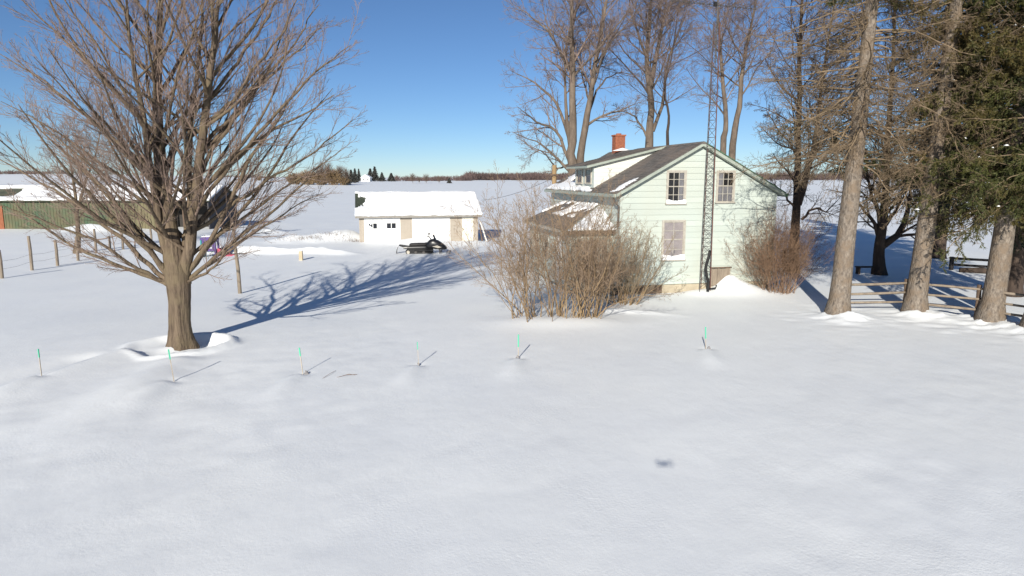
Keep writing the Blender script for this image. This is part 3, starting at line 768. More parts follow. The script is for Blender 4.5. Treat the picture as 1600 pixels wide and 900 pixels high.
def window(parent, put, x0, x1, z0, z1, cols, rows, mode, sill_snow=0.0, snow_in=False):
    """double-hung sash window; mode per column of panes: glass or curtain behind the pane"""
    f = MB()
    w = 0.07
    def bar(a, c, e, g, o0, o1, mb):
        mb.hexa([put(a, e, o0), put(a, e, o1), put(c, e, o1), put(c, e, o0), put(a, g, o0), put(a, g, o1), put(c, g, o1), put(c, g, o0)])
    win = MB()
    bar(x0, x0 + w, z0, z1, 0, 0.06, win); bar(x1 - w, x1, z0, z1, 0, 0.06, win)
    bar(x0 + w, x1 - w, z1 - w, z1, 0, 0.058, win)
    bar(x0 - 0.03, x1 + 0.03, z0 - 0.05, z0 - 0.001, 0, 0.10, win)
    wo = win.build('window', FRAME, parent)
    zm = (z0 + z1) / 2
    bk = MB(); bar(x0 + w, x1 - w, z0, z1 - w, 0.0, 0.006, bk); bk.build('backing', DARK, wo)  # thin dark sheet stands in for the unlit room behind the panes
    for (s0, s1, o) in ((z0 + 0.0, zm + 0.03, 0.030), (zm - 0.0, z1 - w, 0.040)):
        s = MB()
        sw = 0.038
        bar(x0 + w, x0 + w + sw, s0, s1, 0.012, o, s); bar(x1 - w - sw, x1 - w, s0, s1, 0.012, o, s)
        bar(x0 + w + sw, x1 - w - sw, s1 - sw, s1, 0.012, o + 0.002, s); bar(x0 + w + sw, x1 - w - sw, s0, s0 + sw, 0.012, o + 0.002, s)
        a, c, e, g2 = x0 + w + sw, x1 - w - sw, s0 + sw, s1 - sw
        for k in range(1, cols):
            xx = a + (c - a) * k / cols; bar(xx - 0.012, xx + 0.012, e, g2, 0.014, o - 0.002, s)
        for k in range(1, rows):
            zz = e + (g2 - e) * k / rows; bar(a, c, zz - 0.012, zz + 0.012, 0.0145, o - 0.004, s)
        s.build('sash', FRAME, wo)
        for k in range(cols):
            xa, xb = a + (c - a) * k / cols, a + (c - a) * (k + 1) / cols
            md = mode(k, s0 < z0 + 0.01)
            if md:
                q = MB(); bar(xa, xb, e, g2, 0.0065, 0.010, q); q.build('curtain' if md is CURT else 'blind', md, wo)
            for j in range(rows):
                za, zb = e + (g2 - e) * j / rows, e + (g2 - e) * (j + 1) / rows
                q = MB(); q.add([put(xa + .012, za + .012, 0.022), put(xb - .012, za + .012, 0.022), put(xb - .012, zb - .012, 0.022), put(xa + .012, zb - .012, 0.022)], [(0, 1, 2, 3)])
                q.build('pane', GLASS, wo)
    if sill_snow:
        s = MB(); n = 14
        rng = np.random.default_rng(int(x0 * 100))
        top = sill_snow * (0.75 + 0.35 * np.abs(np.linspace(-1, 1, n + 1)) ** 1.5 + rng.normal(0, 0.05, n + 1))
        for k in range(n):
            xa, xb = x0 + w * 0.2 + (x1 - x0 - w * 0.4) * k / n, x0 + w * 0.2 + (x1 - x0 - w * 0.4) * (k + 1) / n
            s.hexa([put(xa, z0, 0.045), put(xa, z0, 0.105), put(xb, z0, 0.105), put(xb, z0, 0.045), put(xa, z0 + top[k], 0.044), put(xa, z0 + top[k] * 0.7, 0.085), put(xb, z0 + top[k + 1] * 0.7, 0.085), put(xb, z0 + top[k + 1], 0.044)])
        s.build('sill_snow', SNOWCAP, wo)
    return wo

def snow_layer(name, parent, O, U, Vv, Nn, nu, nv, thick, mask, seed=0, m=None):
    """uneven layer of snow on a plane: O + u U + v V, cells where mask(u,v) <= 0 left bare"""
    u = np.linspace(0, 1, nu + 1); v = np.linspace(0, 1, nv + 1)
    A, B = np.meshgrid(u, v)
    mk = mask(A, B)
    th = thick * np.clip(mk * 3.0, 0.05, 1) * (1 + 0.22 * fbm(A * nu / 5, B * nv / 5, seed, 2))
    O, U, Vv, Nn = (np.asarray(q, float) for q in (O, U, Vv, Nn))
    base = O + A[..., None] * U + B[..., None] * Vv
    Vh = Vv / np.linalg.norm(Vv); sagv = thick * 0.45 * fbm(u * nu / 4.0, u * 0 + 1.7, seed + 40, 3)
    base[0] -= Vh * (sagv[:, None])
    T = base + Nn * th[..., None]; Bo = base + Nn * 0.004
    keep = (mk[:-1, :-1] > 0) & (mk[1:, :-1] > 0) & (mk[:-1, 1:] > 0) & (mk[1:, 1:] > 0)
    id_ = np.arange((nu + 1) * (nv + 1)).reshape(nv + 1, nu + 1); n0 = id_.size
    F = []
    for j in range(nv):
        for i in range(nu):
            if not keep[j, i]: continue
            a, b, c, d = id_[j, i], id_[j, i + 1], id_[j + 1, i + 1], id_[j + 1, i]
            F.append((a, b, c, d))
            if j == 0 or not keep[j - 1, i]: F.append((a + n0, b + n0, b, a))
            if j == nv - 1 or not keep[j + 1, i]: F.append((d, c, c + n0, d + n0))
            if i == 0 or not keep[j, i - 1]: F.append((a, d, d + n0, a + n0))
            if i == nu - 1 or not keep[j, i + 1]: F.append((b + n0, c + n0, c, b))
    if not F: return None
    me = np_mesh(name, np.concatenate([T.reshape(-1, 3), Bo.reshape(-1, 3)]), np.array(F))
    return link(name, me, m or SNOWCAP, parent, True)

def shingles(parent, O, U, Vv, Nn, n, m=SHINGLE, name='shingles'):
    """overlapping courses up a slope; joined, each course under ten pixels"""
    b = MB(); O, U, Vv, Nn = (np.asarray(q, float) for q in (O, U, Vv, Nn))
    rng = np.random.default_rng(n)
    for k in range(n):
        a, c = k / n, (k + 1.25) / n if k < n - 1 else 1.0
        segs = max(3, int(np.linalg.norm(U) / 0.9))
        for s in range(segs):
            u0, u1 = s / segs, (s + 1) / segs
            lift = 0.020 + rng.uniform(0, 0.008)
            p = [O + U * u0 + Vv * a, O + U * u1 + Vv * a, O + U * u1 + Vv * c, O + U * u0 + Vv * c]
            b.hexa([p[0], p[1], p[2], p[3], p[0] + Nn * lift, p[1] + Nn * lift, p[2] + Nn * 0.006, p[3] + Nn * 0.006])
    return b.build(name, m, parent, kind='stuff')

def build_house():
    t = house
    # carcass
    b = MB()
    b.prism([(0, SID_Z), (WID, SID_Z), (WID, EAVE_Z), (PEAK_X, RIDGE_Z), (0, EAVE_Z)], 'y', 0, LEN)
    b.build('wall', MINT, t)
    fb = MB(); fb.box(0.05, WID - 0.05, 0.05, LEN - 0.05, -0.6, SID_Z - 0.002); fb.build('foundation', FOUND, t)
    fb = MB(); fb.box(-0.2, 2.02, -0.03, 0.045, -0.5, 0.29); fb.build('skirting_board', BROWNB, t)
    front = lambda u, z, o: (u, -o, z)
    ops = [(2.05, 2.98, 3.88, 5.30), (4.40, 5.30, 3.92, 5.30), (1.92, 3.03, 1.42, 3.16), (4.30, 5.30, SID_Z - .1, 1.02)]
    def xr(z):
        if z <= EAVE_Z: return (0.0, WID)
        return ((z - EAVE_Z) / SL, WID - (z - EAVE_Z) / SR)
    siding(t, front, xr, SID_Z, RIDGE_Z - 0.03, 0.255, ops, MINT)
    window(t, front, *ops[0], 3, 2, lambda k, low: CURT if k == 2 else None, 0.16)
    window(t, front, *ops[1], 3, 2, lambda k, low: CURT if (low or k == 0) else None)
    window(t, front, *ops[2], 2, 2, lambda k, low: BLIND, 0.22)
    # cellar hatch of upright planks
    rng = random.Random(4)
    for k in range(9):
        x = 4.32 + k * 0.107
        p = MB(); p.box(x, x + 0.098, -0.05 - rng.uniform(0, 0.015), 0, 0.2, 0.96 + rng.uniform(-0.015, 0.015)); p.build('hatch_plank', OLDWOOD, t)
    p = MB(); p.box(4.27, 5.34, -0.075, 0, 0.985, 1.03); p.build('hatch_lintel', BROWNB, t)
    # corner boards
    for x0, x1 in ((-0.045, 0.07), (WID - 0.07, WID + 0.045)):
        p = MB(); p.box(x0, x1, -0.045, 0.1, SID_Z, EAVE_Z - 0.05); p.build('corner_board', MINT, t)
    # left and right walls
    left = lambda u, z, o: (-o, LEN - u, z)
    right = lambda u, z, o: (WID + o, u, z)
    siding(t, left, lambda z: (0.0, LEN - 0.11), SID_Z, EAVE_Z - 0.02, 0.255, [(0.8, 1.6, 1.4, 2.6)], MINT)
    window(t, left, 0.8, 1.6, 1.4, 2.6, 2, 1, lambda k, low: None)
    siding(t, right, lambda z: (0.11, LEN), SID_Z, EAVE_Z - 0.02, 0.255, [], MINT)
    # roof
    ov, fo = 0.30, 0.28
    th = 0.14
    nl = np.array((-SL, 0, 1)) / math.hypot(SL, 1); nr = np.array((SR, 0, 1)) / math.hypot(SR, 1)
    lo = (-ov, EAVE_Z - SL * ov + 0.03); ro = (WID + ov, EAVE_Z - SR * ov + 0.03)
    b = MB()
    b.prism([lo, (PEAK_X, RIDGE_Z + 0.03), (PEAK_X, RIDGE_Z + 0.03 + th), (lo[0], lo[1] + th)], 'y', -fo, LEN + 0.2)
    rf = b.build('roof', MINT_TRIM, t)
    b = MB()
    b.prism([(PEAK_X + 0.001, RIDGE_Z + 0.03), ro, (ro[0], ro[1] + th), (PEAK_X + 0.001, RIDGE_Z + 0.03 + th)], 'y', -fo, LEN + 0.2)
    b.build('roof', MINT_TRIM, t)
    b = MB()   # darker green rake and gutter on the right slope
    b.prism([(PEAK_X + .05, RIDGE_Z + .02 + th), (ro[0] + .02, ro[1] + th - .02), (ro[0] + .02, ro[1] + th + .03), (PEAK_X + .05, RIDGE_Z + .07 + th)], 'y', -fo - 0.02, -fo + 0.1)
    b.build('rake_trim', GREEN_TRIM, t)
    b = MB(); b.tube([(ro[0] + 0.06, -fo - 0.05, ro[1] + 0.05), (ro[0] + 0.06, LEN, ro[1] + 0.05)], 0.075, 8); b.build('gutter', GREEN_TRIM, t)
    shingles(t, (lo[0] - .02, -fo - .02, lo[1] + th + .004), (0, LEN + fo + .22, 0), (PEAK_X - lo[0] + .02, 0, RIDGE_Z + .03 - lo[1]), nl, 30)
    shingles(t, (ro[0] + .02, LEN + .2, ro[1] + th + .004), (0, -LEN - fo - .22, 0), (PEAK_X - ro[0] - .02, 0, RIDGE_Z + .03 - ro[1]), nr, 30)
    b = MB(); b.prism([(PEAK_X - .16, RIDGE_Z + th - .02), (PEAK_X, RIDGE_Z + th + .085), (PEAK_X + .16, RIDGE_Z + th - .02)], 'y', -fo - .03, 3.62); b.build('ridge_cap', SHINGLE, t)
    # left eave gutter and downpipe
    b = MB(); b.box(lo[0] - .13, lo[0] - .022, -fo, LEN + .1, lo[1] + 0.0, lo[1] + .14); b.build('gutter', MINT_TRIM, t)
    b = MB(); b.tube([(lo[0] - .06, -0.05, lo[1]), (lo[0] - .02, -.05, lo[1] - .15), (-0.12, -.09, lo[1] - .4), (-0.14, -.09, 2.9)], 0.045, 8); b.build('downpipe', STEEL, t)
    # snow left on the slope
    V = np.array((PEAK_X - lo[0], 0, RIDGE_Z - lo[1])); O = np.array((lo[0], 0, lo[1] + th + .03))
    def m1(u, v): return 0.34 - np.hypot((u - .5) / .5, (v - .35) / .5) * 0.4 + 0.18 * fbm(u * 5, v * 5, 4)
    snow_layer('roof_snow', t, O + np.array((0, -0.2, 0)) + V * 0.02, (0, 1.1, 0), V * 0.30, nl, 22, 20, 0.07, m1, 4)
    def m2(u, v): return 0.55 - v * 1.0 + 0.35 * fbm(u * 6, v * 3, 9)
    snow_layer('roof_snow', t, O + np.array((0, 5.6, 0)), (0, LEN - 5.5, 0), V * 0.5, nl, 40, 16, 0.10, m2, 9)
    def m3(u, v): return 0.45 - v + 0.3 * fbm(u * 4, v * 3, 12)
    snow_layer('roof_snow', t, O + np.array((0, 3.3, 0)), (0, 3.0, 0), V * 0.22, nl, 26, 12, 0.16, m3, 12)
    # shed dormer
    dy0, dy1, dzf = 3.62, 6.6, 5.52
    zr = RIDGE_Z + 0.10
    b = MB()
    slope_z = lambda x: EAVE_Z + SL * x + 0.10
    b.prism([(0.0, slope_z(0) - .2), (PEAK_X - .15, zr - 0.15), (PEAK_X - .15, zr - .06), (0.0, dzf)], 'y', dy0, dy1)
    dm = b.build('dormer', MINT, t)
    ch = lambda u, z, o: (u, dy0 - o, z)
    def xc(z):
        l = 0.0 if z <= dzf else (z - dzf) / ((zr - .06 - dzf) / (PEAK_X - .15))
        return (l, max(l, (z - .10 - EAVE_Z) / SL - 0.02))
    siding(dm, ch, xc, slope_z(0) + .03, zr - 0.12, 0.2, [], CREAMY, d0=0.006, d1=0.02)
    fc = lambda u, z, o: (-o, dy1 - u, z)
    window(dm, fc, 0.35, 1.3, 4.72, 5.46, 1, 1, lambda k, low: CURT)
    window(dm, fc, 1.75, 2.7, 4.72, 5.46, 1, 1, lambda k, low: CURT)
    b = MB(); x0 = -0.42; z0 = dzf - 0.09
    b.prism([(x0, z0), (PEAK_X, zr), (PEAK_X, zr + .11), (x0, z0 + .11)], 'y', dy0 - .22, dy1 + .25)
    b.build('dormer_roof', MINT_TRIM, dm)
    dn = np.array((-(zr - z0), 0, PEAK_X - x0)); dn = dn / np.linalg.norm(dn)
    shingles(dm, (x0 - .02, dy0 - .24, z0 + .115), (0, dy1 - dy0 + .5, 0), (PEAK_X - x0 + .02, 0, zr - z0), dn, 26)
    # chimney: brick courses
    ch_ = MB(); cx, cy, hw = PEAK_X + 0.05, 10.1, 0.29
    ch_.box(cx - hw + .02, cx + hw - .02, cy - hw + .02, cy + hw - .02, 5.6, 7.32)
    co = ch_.build('chimney', MORTAR, t)
    b = MB(); z = 5.9; k = 0
    while z < 7.28:
        for (sx, sy, ax) in ((0, -1, 'x'), (0, 1, 'x'), (-1, 0, 'y'), (1, 0, 'y')):
            o = 0.11 if k % 2 else 0.0
            u = -hw + o - 0.11
            while u < hw - 0.02:
                a, c = max(u, -hw) + .005, min(u + .215, hw) - .005
                if c > a + .03:
                    if ax == 'x': b.box(cx + a, cx + c, cy + sy * (hw - .018) - .02, cy + sy * (hw - .018) + .02, z, z + .062)
                    else: b.box(cx + sx * (hw - .018) - .021, cx + sx * (hw - .018) + .021, cy + a, cy + c, z, z + .062)
                u += .22
        z += .072; k += 1
    b.build('bricks', BRICK, co, kind='stuff')
    b = MB(); b.box(cx - hw - .04, cx + hw + .04, cy - hw - .04, cy + hw + .04, 7.32, 7.40); b.build('chimney_cap', BRICK, co)
    b = MB(); b.tube([(cx, cy, 7.38), (cx, cy, 7.48)], 0.15, 12); b.build('flue', BRICK, co)
    snow_layer('chimney_snow', co, (cx - .8, cy - 1.1, 6.46), (1.4, 0, 0.05), (0, 0.8, 0), (0, 0, 1), 14, 10, 0.16, lambda u, v: 0.4 - np.hypot(u - .5, v - .5), 3)
    # porch wing with hipped roof
    pz, py0, py1, px0 = 2.72, 0.45, 8.1, -2.3
    b = MB(); b.box(px0 + .25, -0.03, py0 + .25, py1 - .2, 0.1, pz - .04); pw = b.build('porch', MINT, t)
    pf = lambda u, z, o: (u, py0 + .25 - o, z)
    plft = lambda u, z, o: (px0 + .25 - o, py1 - .2 - u, z)
    siding(pw, pf, lambda z: (px0 + .25, -0.06), 0.3, pz - .05, 0.255, [(-1.55, -0.75, 1.1, 2.3)], MINT)
    window(pw, pf, -1.55, -0.75, 1.1, 2.3, 2, 1, lambda k, low: BLIND)
    lp = py1 - .2 - (py0 + .25)
    siding(pw, plft, lambda z: (0.0, lp), 0.3, pz - .05, 0.255, [(1.0, 1.9, 1.1, 2.3), (2.9, 3.8, 1.1, 2.3), (5.2, 6.1, 0.3, 2.35)], MINT)
    for a in (1.0, 2.9): window(pw, plft, a, a + .9, 1.1, 2.3, 2, 1, lambda k, low: None)
    d = MB()
    d.hexa([plft(5.2, .3, 0), plft(5.2, .3, .05), plft(6.1, .3, .05), plft(6.1, .3, 0), plft(5.2, 2.35, 0), plft(5.2, 2.35, .05), plft(6.1, 2.35, .05), plft(6.1, 2.35, 0)])
    dr = d.build('door', WHITE, pw)
    d = MB(); d.tube([plft(5.95, 1.25, .05), plft(5.95, 1.25, .11)], 0.03, 8); d.build('handle', STEEL, dr)
    rz = 3.72; run = -0.04 - px0
    A, B2, C, D = (px0, py0, pz), (-.04, py0, pz), (-.04, py0 + run, rz), (px0, py1, pz)
    Eo = (-.04, py1, rz)
    b = MB()
    for tri in (((px0, py0), (-.04, py0), (-.04, py0 + run)),):
        pass
    b.add([A, B2, C, D, Eo, (px0, py0, pz - .14), (-.04, py0, pz - .14), (px0, py1, pz - .14), (-.04, py1, pz - .14)],
          [(0, 1, 2), (0, 2, 4, 3), (5, 6, 1, 0), (7, 5, 0, 3), (6, 5, 7, 8), (3, 4, 8, 7), (1, 6, 8, 4, 2)])
    pr = b.build('porch_roof', MINT_TRIM, pw)
    nL = np.array((-(rz - pz), 0, run)); nL = nL / np.linalg.norm(nL)
    # shingle courses on the left slope stepped along the hip
    sb = MB(); n = 17; pts = np.array
    for k in range(n):
        a, c = k / n, min((k + 1.2) / n, 1)
        P = lambda f, y, l: tuple(pts((px0 + run * f, y, pz + (rz - pz) * f)) + nL * l)
        ya, yc = py0 + run * a, py0 + run * c
        sb.hexa([P(a, py1 + .05, .001), P(a, ya, .001), P(c, yc, .001), P(c, py1 + .05, .001), P(a, py1 + .05, .03), P(a, ya, .03), P(c, yc, .012), P(c, py1 + .05, .012)])
    sb.build('shingles', SHINGLE, pr, kind='stuff')
    nF = np.array((0, -(rz - pz), run)); nF = nF / np.linalg.norm(nF)
    hip = lambda u, v: np.where(u > v * 0.98 + .01, 0.35, -1.0) * 1.0
    snow_layer('porch_snow', pr, (px0 + .02, py0 + .02, pz + .01), (run, 0, 0), (0, run, rz - pz), nF, 40, 40, 0.10, lambda u, v: np.where(u > v + .01, np.minimum(0.33, (u - v) * 1.5), -1), 6)
    snow_layer('porch_snow', pr, (px0 + run * .4, py0 + run * .75, pz + (rz - pz) * .4 + .03), (0, py1 - py0 - run * .75, 0), (run * .6, 0, (rz - pz) * .6), nL, 40, 14, 0.09,
               lambda u, v: 0.22 + 0.5 * fbm(u * 7, v * 2, 19) + 0.35 * (v - .5) - np.where(v * .6 + .4 > (u * (py1 - py0 - run * .75) + run * .75) / run, 1, 0), 19)
    b = MB(); b.box(px0 - .12, px0 - .003, py0, py1, pz - .13, pz - .01); b.build('gutter', FRAME, pr)
    b = MB(); b.box(px0, -.04, py0 - .04, py0 - .003, pz - .15, pz - .005); b.build('fascia_board', BROWNB, pr)
build_house()

# ------------------------------------------------------------------ lattice mast with aerial
def mast():
    x, y = house_xy(3.83, -0.42)
    t = empty('antenna_mast', (x, y, 0), 'tall rusty lattice antenna mast standing against the gable', 'antenna mast', HOUSE_A)
    H, w0, w1 = 11.35, 0.27, 0.15
    ang = [rad(200), rad(340), rad(90)]
    P = lambda k, z: np.array(((w0 + (w1 - w0) * z / H) * math.cos(ang[k]) - 0.10 * z / H * 0, (w0 + (w1 - w0) * z / H) * math.sin(ang[k]), z))
    for k in range(3):
        b = MB(); b.tube([P(k, -0.3), P(k, H)], 0.014 if k != 1 else 0.023, 6); b.build('mast_leg', STEEL if k == 0 else RUST, t)
    b = MB(); z = 0.2
    flip = 0
    while z < H - .35:
        h = 0.36
        for k in range(3):
            j = (k + 1) % 3
            if flip: k, j = j, k
            b.tube([P(k, z), P(j, z + h)], 0.009, 4)
        z += h; flip = 1 - flip
        for k in range(3): b.tube([P(k, z), P((k + 1) % 3, z)], 0.009, 4)
    b.build('lattice_brace', STEEL, t, kind='stuff')
    b = MB(); b.tube([(0.07, 0.05, H - 1.6), (0.07, 0.05, 13.6)], 0.024, 6); b.build('mast_pole', STEEL, t)
    b = MB(); b.tube([(-2.05, 0.02, 12.12), (1.85, 0.05, 11.98)], 0.016, 6); bo = b.build('antenna_boom', STEEL, t)
    rng = random.Random(5)
    for k in range(17):
        u = -2.0 + 3.8 * k / 16 + rng.uniform(-.05, .05)
        L = 0.30 + 0.75 * abs(u - 0.2) / 2 if u < 0.3 else 0.55 - 0.12 * (u - .3)
        zb = 12.05 - 0.036 * u
        e = MB(); e.tube([(u, -L, zb), (u, L, zb)], 0.008, 5); e.tube([(u, -.03, zb - .04), (u, .03, zb + .03)], 0.03, 5)
        if k % 3 == 0: e.tube([(u, 0, zb - .10), (u, 0, zb + .05)], 0.014, 5)
        e.build('antenna_element', STEEL, bo)
    b = MB(); b.box(-.12, .0, -.05, .08, 12.0, 12.16); b.build('antenna_bracket', BLACK, bo)
    # black hose tied to its foot
    pts = resample([(0.10, -.2, 1.85), (0.02, -.24, 1.55), (-.07, -.22, 1.15), (-.02, -.24, .75), (.08, -.22, .45), (.06, -.24, .05)], 18)
    b = MB(); b.tube([tuple(p) for p in pts], 0.062, 8); b.build('hose', BLACK, t, True)
    b = MB(); b.tube([(.05, -.2, .16), (.3, -.2, .17), (.46, -.18, .18), (.5, -.17, .26), (.5, -.15, .32)], 0.035, 8); b.build('drain_pipe', BLACK, t)
mast()

# ------------------------------------------------------------------ white-doored shed
TAN = mat('tan_metal', (0.40, 0.35, 0.29), (0.365, 0.32, 0.265), 2, rough=0.55)
SHEDROOF = mat('green_black_roofing', (0.06, 0.075, 0.05), (0.03, 0.035, 0.03), 5, rough=0.8)
WHITE2 = mat('garage_white', (0.84, 0.84, 0.83), (0.80, 0.80, 0.79), 1, rough=0.4)
CREAM = mat('cream_door', (0.78, 0.76, 0.66), (0.74, 0.72, 0.62), 1, rough=0.5)
def shed():
    X0, X1, Yf, Yb = -11.95, -2.70, 54.0, 61.0
    t = empty('garage_shed', ((X0 + X1) / 2, Yf, 0), 'long low tan shed with white garage doors and a snow covered roof', 'shed', rad(12))
    c = (X0 + X1) / 2
    a, b_ = X0 - c, X1 - c + 0.06
    D = Yb - Yf
    ez, rz = 2.05, 3.55
    b = MB(); b.prism([(0, -.3), (D, -.3), (D, ez), (D / 2, rz - .1), (0, ez)], 'x', a, b_); b.build('wall', TAN, t)
    # ribbed tan panels between the doors
    def panel(x0, x1):
        p = MB(); p.box(x0, x1, -.02, 0, -.2, ez - .05)
        x = x0 + .08
        while x < x1 - .05:
            p.box(x, x + .03, -.035, -.02, -.2, ez - .06); x += .225
        p.build('wall_panel', TAN, t)
    f = lambda X: X - c
    panel(a, f(-11.58)); panel(f(-8.80), f(-7.88)); panel(f(-4.88), f(-3.92)); panel(f(-3.02), b_)
    # garage doors, each of raised panels
    def gdoor(x0, x1, z0, z1, cols, rows, wins, m):
        d = MB(); d.box(x0, x1, -.045, 0, z0, z1); do = d.build('garage_door', m, t)
        for r in range(rows):
            for k in range(cols):
                xa, xb = x0 + (x1 - x0) * k / cols, x0 + (x1 - x0) * (k + 1) / cols
                za, zb = z0 + (z1 - z0) * r / rows, z0 + (z1 - z0) * (r + 1) / rows
                p = MB(); p.box(xa + .05, xb - .05, -.058, -.046, za + .04, zb - .04); p.build('door_panel', m, do)
        for (wa, wb, za, zb, split) in wins:
            fr = MB(); fr.box(wa - .05, wb + .05, -.075, -.059, za - .05, zb + .05); w = fr.build('window', m, do)
            n = 2
            for k in range(n):
                xa, xb = wa + (wb - wa) * k / n, wa + (wb - wa) * (k + 1) / n
                p = MB(); p.box(xa + .025, xb - .025, -.082, -.076, za, zb); p.build('pane', DARKPANE, w)
            if split:
                s = MB(); s.prism([(wa + .02, za), (wa + .32, za), (wa + .28, za + .10), (wa + .10, za + .2), (wa + .02, za + .28)], 'y', -.10, -.083); s.build('snow_patch', SNOWCAP, w)
                s = MB(); s.prism([(wa + .10, zb), (wa + .17, zb - .16), (wa + .26, zb)], 'y', -.10, -.083); s.build('snow_patch', SNOWCAP, w)
    gdoor(f(-11.58), f(-8.80), -.2, 1.97, 4, 4, [(f(-11.25), f(-10.58), 1.06, 1.46, True), (f(-9.87), f(-9.13), 1.06, 1.46, False)], WHITE2)
    gdoor(f(-7.88), f(-4.88), -.2, 1.86, 4, 4, [], WHITE2)
    d = MB(); d.box(f(-3.92), f(-3.02), -.05, 0, -.1, 1.86); do = d.build('door', CREAM, t)
    d = MB(); d.box(f(-3.82), f(-3.12), -.058, -.051, .95, 1.7); d.build('door_panel', CREAM, do)
    d = MB(); d.tube([(f(-3.8), -.05, .9), (f(-3.8), -.12, .9)], .035, 8); d.build('handle', STEEL, do)
    # roof, its snow, and the dark bare corner
    L0, L1 = a - .28, b_ + .3
    n1 = np.array((0, -(rz - ez), D / 2)); n1 = n1 / np.linalg.norm(n1)
    sl = (rz - ez) / (D / 2)
    b = MB(); b.prism([(-.3, ez - .3 * sl + .02), (D / 2, rz + .02), (D + .3, ez - .3 * sl + .02), (D + .3, ez - .3 * sl + .14), (D / 2, rz + .14), (-.3, ez - .3 * sl + .14)], 'x', L0, L1)
    r = b.build('roof', SHEDROOF, t)
    b = MB(); b.box(L0, L1, -.34, -.302, ez - .3 * sl - .04, ez - .3 * sl + .13); b.build('fascia_board', mat('grey_fascia', (.30, .28, .25), None, 4), r)
    W_ = L1 - L0
    def mk(u, v):
        e = fbm(u * 60, v * 14, 7, 2)
        bare = (u * W_ < 0.75 + .28 * e) & (v > .38 + .05 * e) & (v < .80 + .06 * e)
        bare |= (u * W_ < .20) & (v > .30)
        return np.where(bare, -1, 0.35)
    snow_layer('roof_snow', r, (L0 - .02, -.36, ez - .36 * sl + .15), (W_ + .05, 0, 0), (0, D / 2 + .36, rz - ez + .36 * sl), n1, 110, 44, 0.15, mk, 2)
    n2 = np.array((0, (rz - ez), D / 2)); n2 = n2 / np.linalg.norm(n2)
    snow_layer('roof_snow', r, (L1, D + .33, ez - .33 * sl + .15), (-W_, 0, 0), (0, -D / 2 - .33, rz - ez + .33 * sl), n2, 30, 10, 0.15, lambda u, v: 0.35 + 0 * u, 2)
DARKPANE = mat('dark_pane', (0.03, 0.033, 0.04), (0.015, 0.016, 0.02), 3, rough=0.1, spec=0.6)
shed()
# boards leaning on its right end
def lean(x0, x1, xt, y0, y1, h):
    b = MB(); return b.hexa([(x0, y0, -.1), (x1, y0, -.1), (x1, y1, -.1), (x0, y1, -.1), (xt, y0, h), (xt + .08, y0, h), (xt + .08, y1, h), (xt, y1, h)])
tag(lean(-2.10, -1.98, -2.62, 54.95, 55.15, 1.6).build('leaning_board', WHITE), 'white board leaning against the right end of the tan shed', 'board')
tag(lean(-2.48, -2.36, -2.66, 55.2, 55.5, 1.25).build('leaning_board', BROWNB), 'dark plank upright at the right shed corner behind the white board', 'board')

# ------------------------------------------------------------------ long green barn
GREENM = mat('green_metal', (0.050, 0.10, 0.055), (0.115, 0.095, 0.05), 0.9, (1, 1, 0.6), 0.6, c3=(0.15, 0.13, 0.07))
def barn():
    X0, X1, Yf, Yb = -58.0, -30.05, 68.0, 75.0
    t = empty('green_barn', ((X0 + X1) / 2, Yf, 0), 'long low green metal barn with snow on its roof behind the maple', 'barn')
    c = (X0 + X1) / 2; a, b_ = X0 - c, X1 - c; D = Yb - Yf
    ez, rz = 2.78, 4.0
    bay0 = -35.4 - c
    b = MB(); b.prism([(0, -.3), (D, -.3), (D, ez), (D / 2, rz), (0, ez)], 'x', a, bay0); b.build('wall', GREENM, t)
    dkm = mat('shaded_end_grey', (.10, .095, .10), (.06, .058, .062), 4, (1, 1, .2), .9)  # end wall faces away from the sun; its shade is put into this grey
    b = MB(); b.prism([(3.0, -.3), (D, -.3), (D, ez), (D / 2, rz), (3.0, ez + .9)], 'x', bay0 + .002, b_ - .12); b.build('bay_wall', mat('bay_shade_dark', (.045, .04, .037), None, 4), t)  # near-black colour carries the shade inside the open bay
    b = MB(); b.prism([(0, -.3), (D, -.3), (D, ez), (D / 2, rz), (0, ez)], 'x', b_ - .11, b_); b.build('end_wall', dkm, t)
    for x in (bay0 + .09, bay0 + 2.7):
        p = MB(); p.box(x, x + .16, .02, .18, -.3, ez - .05); p.build('bay_post', BROWNB, t)
    rb = MB(); x = a + .2
    while x < bay0 - .1:
        rb.box(x, x + .05, -.03, 0, -.2, ez - .06); x += .3
    rb.build('wall_rib', GREENM, t, kind='stuff')
    OR = mat('orange_door', (.30, .11, .055), (.22, .08, .04), 3)
    d = MB(); d.box(-52.6 - c, -50.45 - c, -.08, -.031, -.1, 2.2); d.build('door', OR, t)
    sl = (rz - ez) / (D / 2)
    b = MB(); b.prism([(-.4, ez - .4 * sl + .02), (D / 2, rz + .02), (D + .4, ez - .4 * sl + .02), (D + .4, ez - .4 * sl + .12), (D / 2, rz + .12), (-.4, ez - .4 * sl + .12)], 'x', a - .3, b_ + .3)
    rf = mat('dull_green_roof', (.10, .11, .075), (.06, .065, .05), 1.5)
    r = b.build('roof', rf, t)
    W_ = b_ - a + .6
    n1 = np.array((0, -(rz - ez), D / 2)); n1 = n1 / np.linalg.norm(n1)
    def mk(u, v):
        x = a - .3 + u * W_ + c
        e = fbm(x / 2.2, v * 2, 5, 2)
        bare = (x < -50.0 + 0.7 * e) & (x > -54) & (v > .18 + .12 * e) & (v < .74 + .1 * e)
        return np.where(bare, -1, .35)
    snow_layer('roof_snow', r, (a - .3, -.42, ez - .42 * sl + .13), (W_, 0, 0), (0, D / 2 + .42, rz - ez + .42 * sl), n1, 130, 22, .16, mk, 3)
barn()

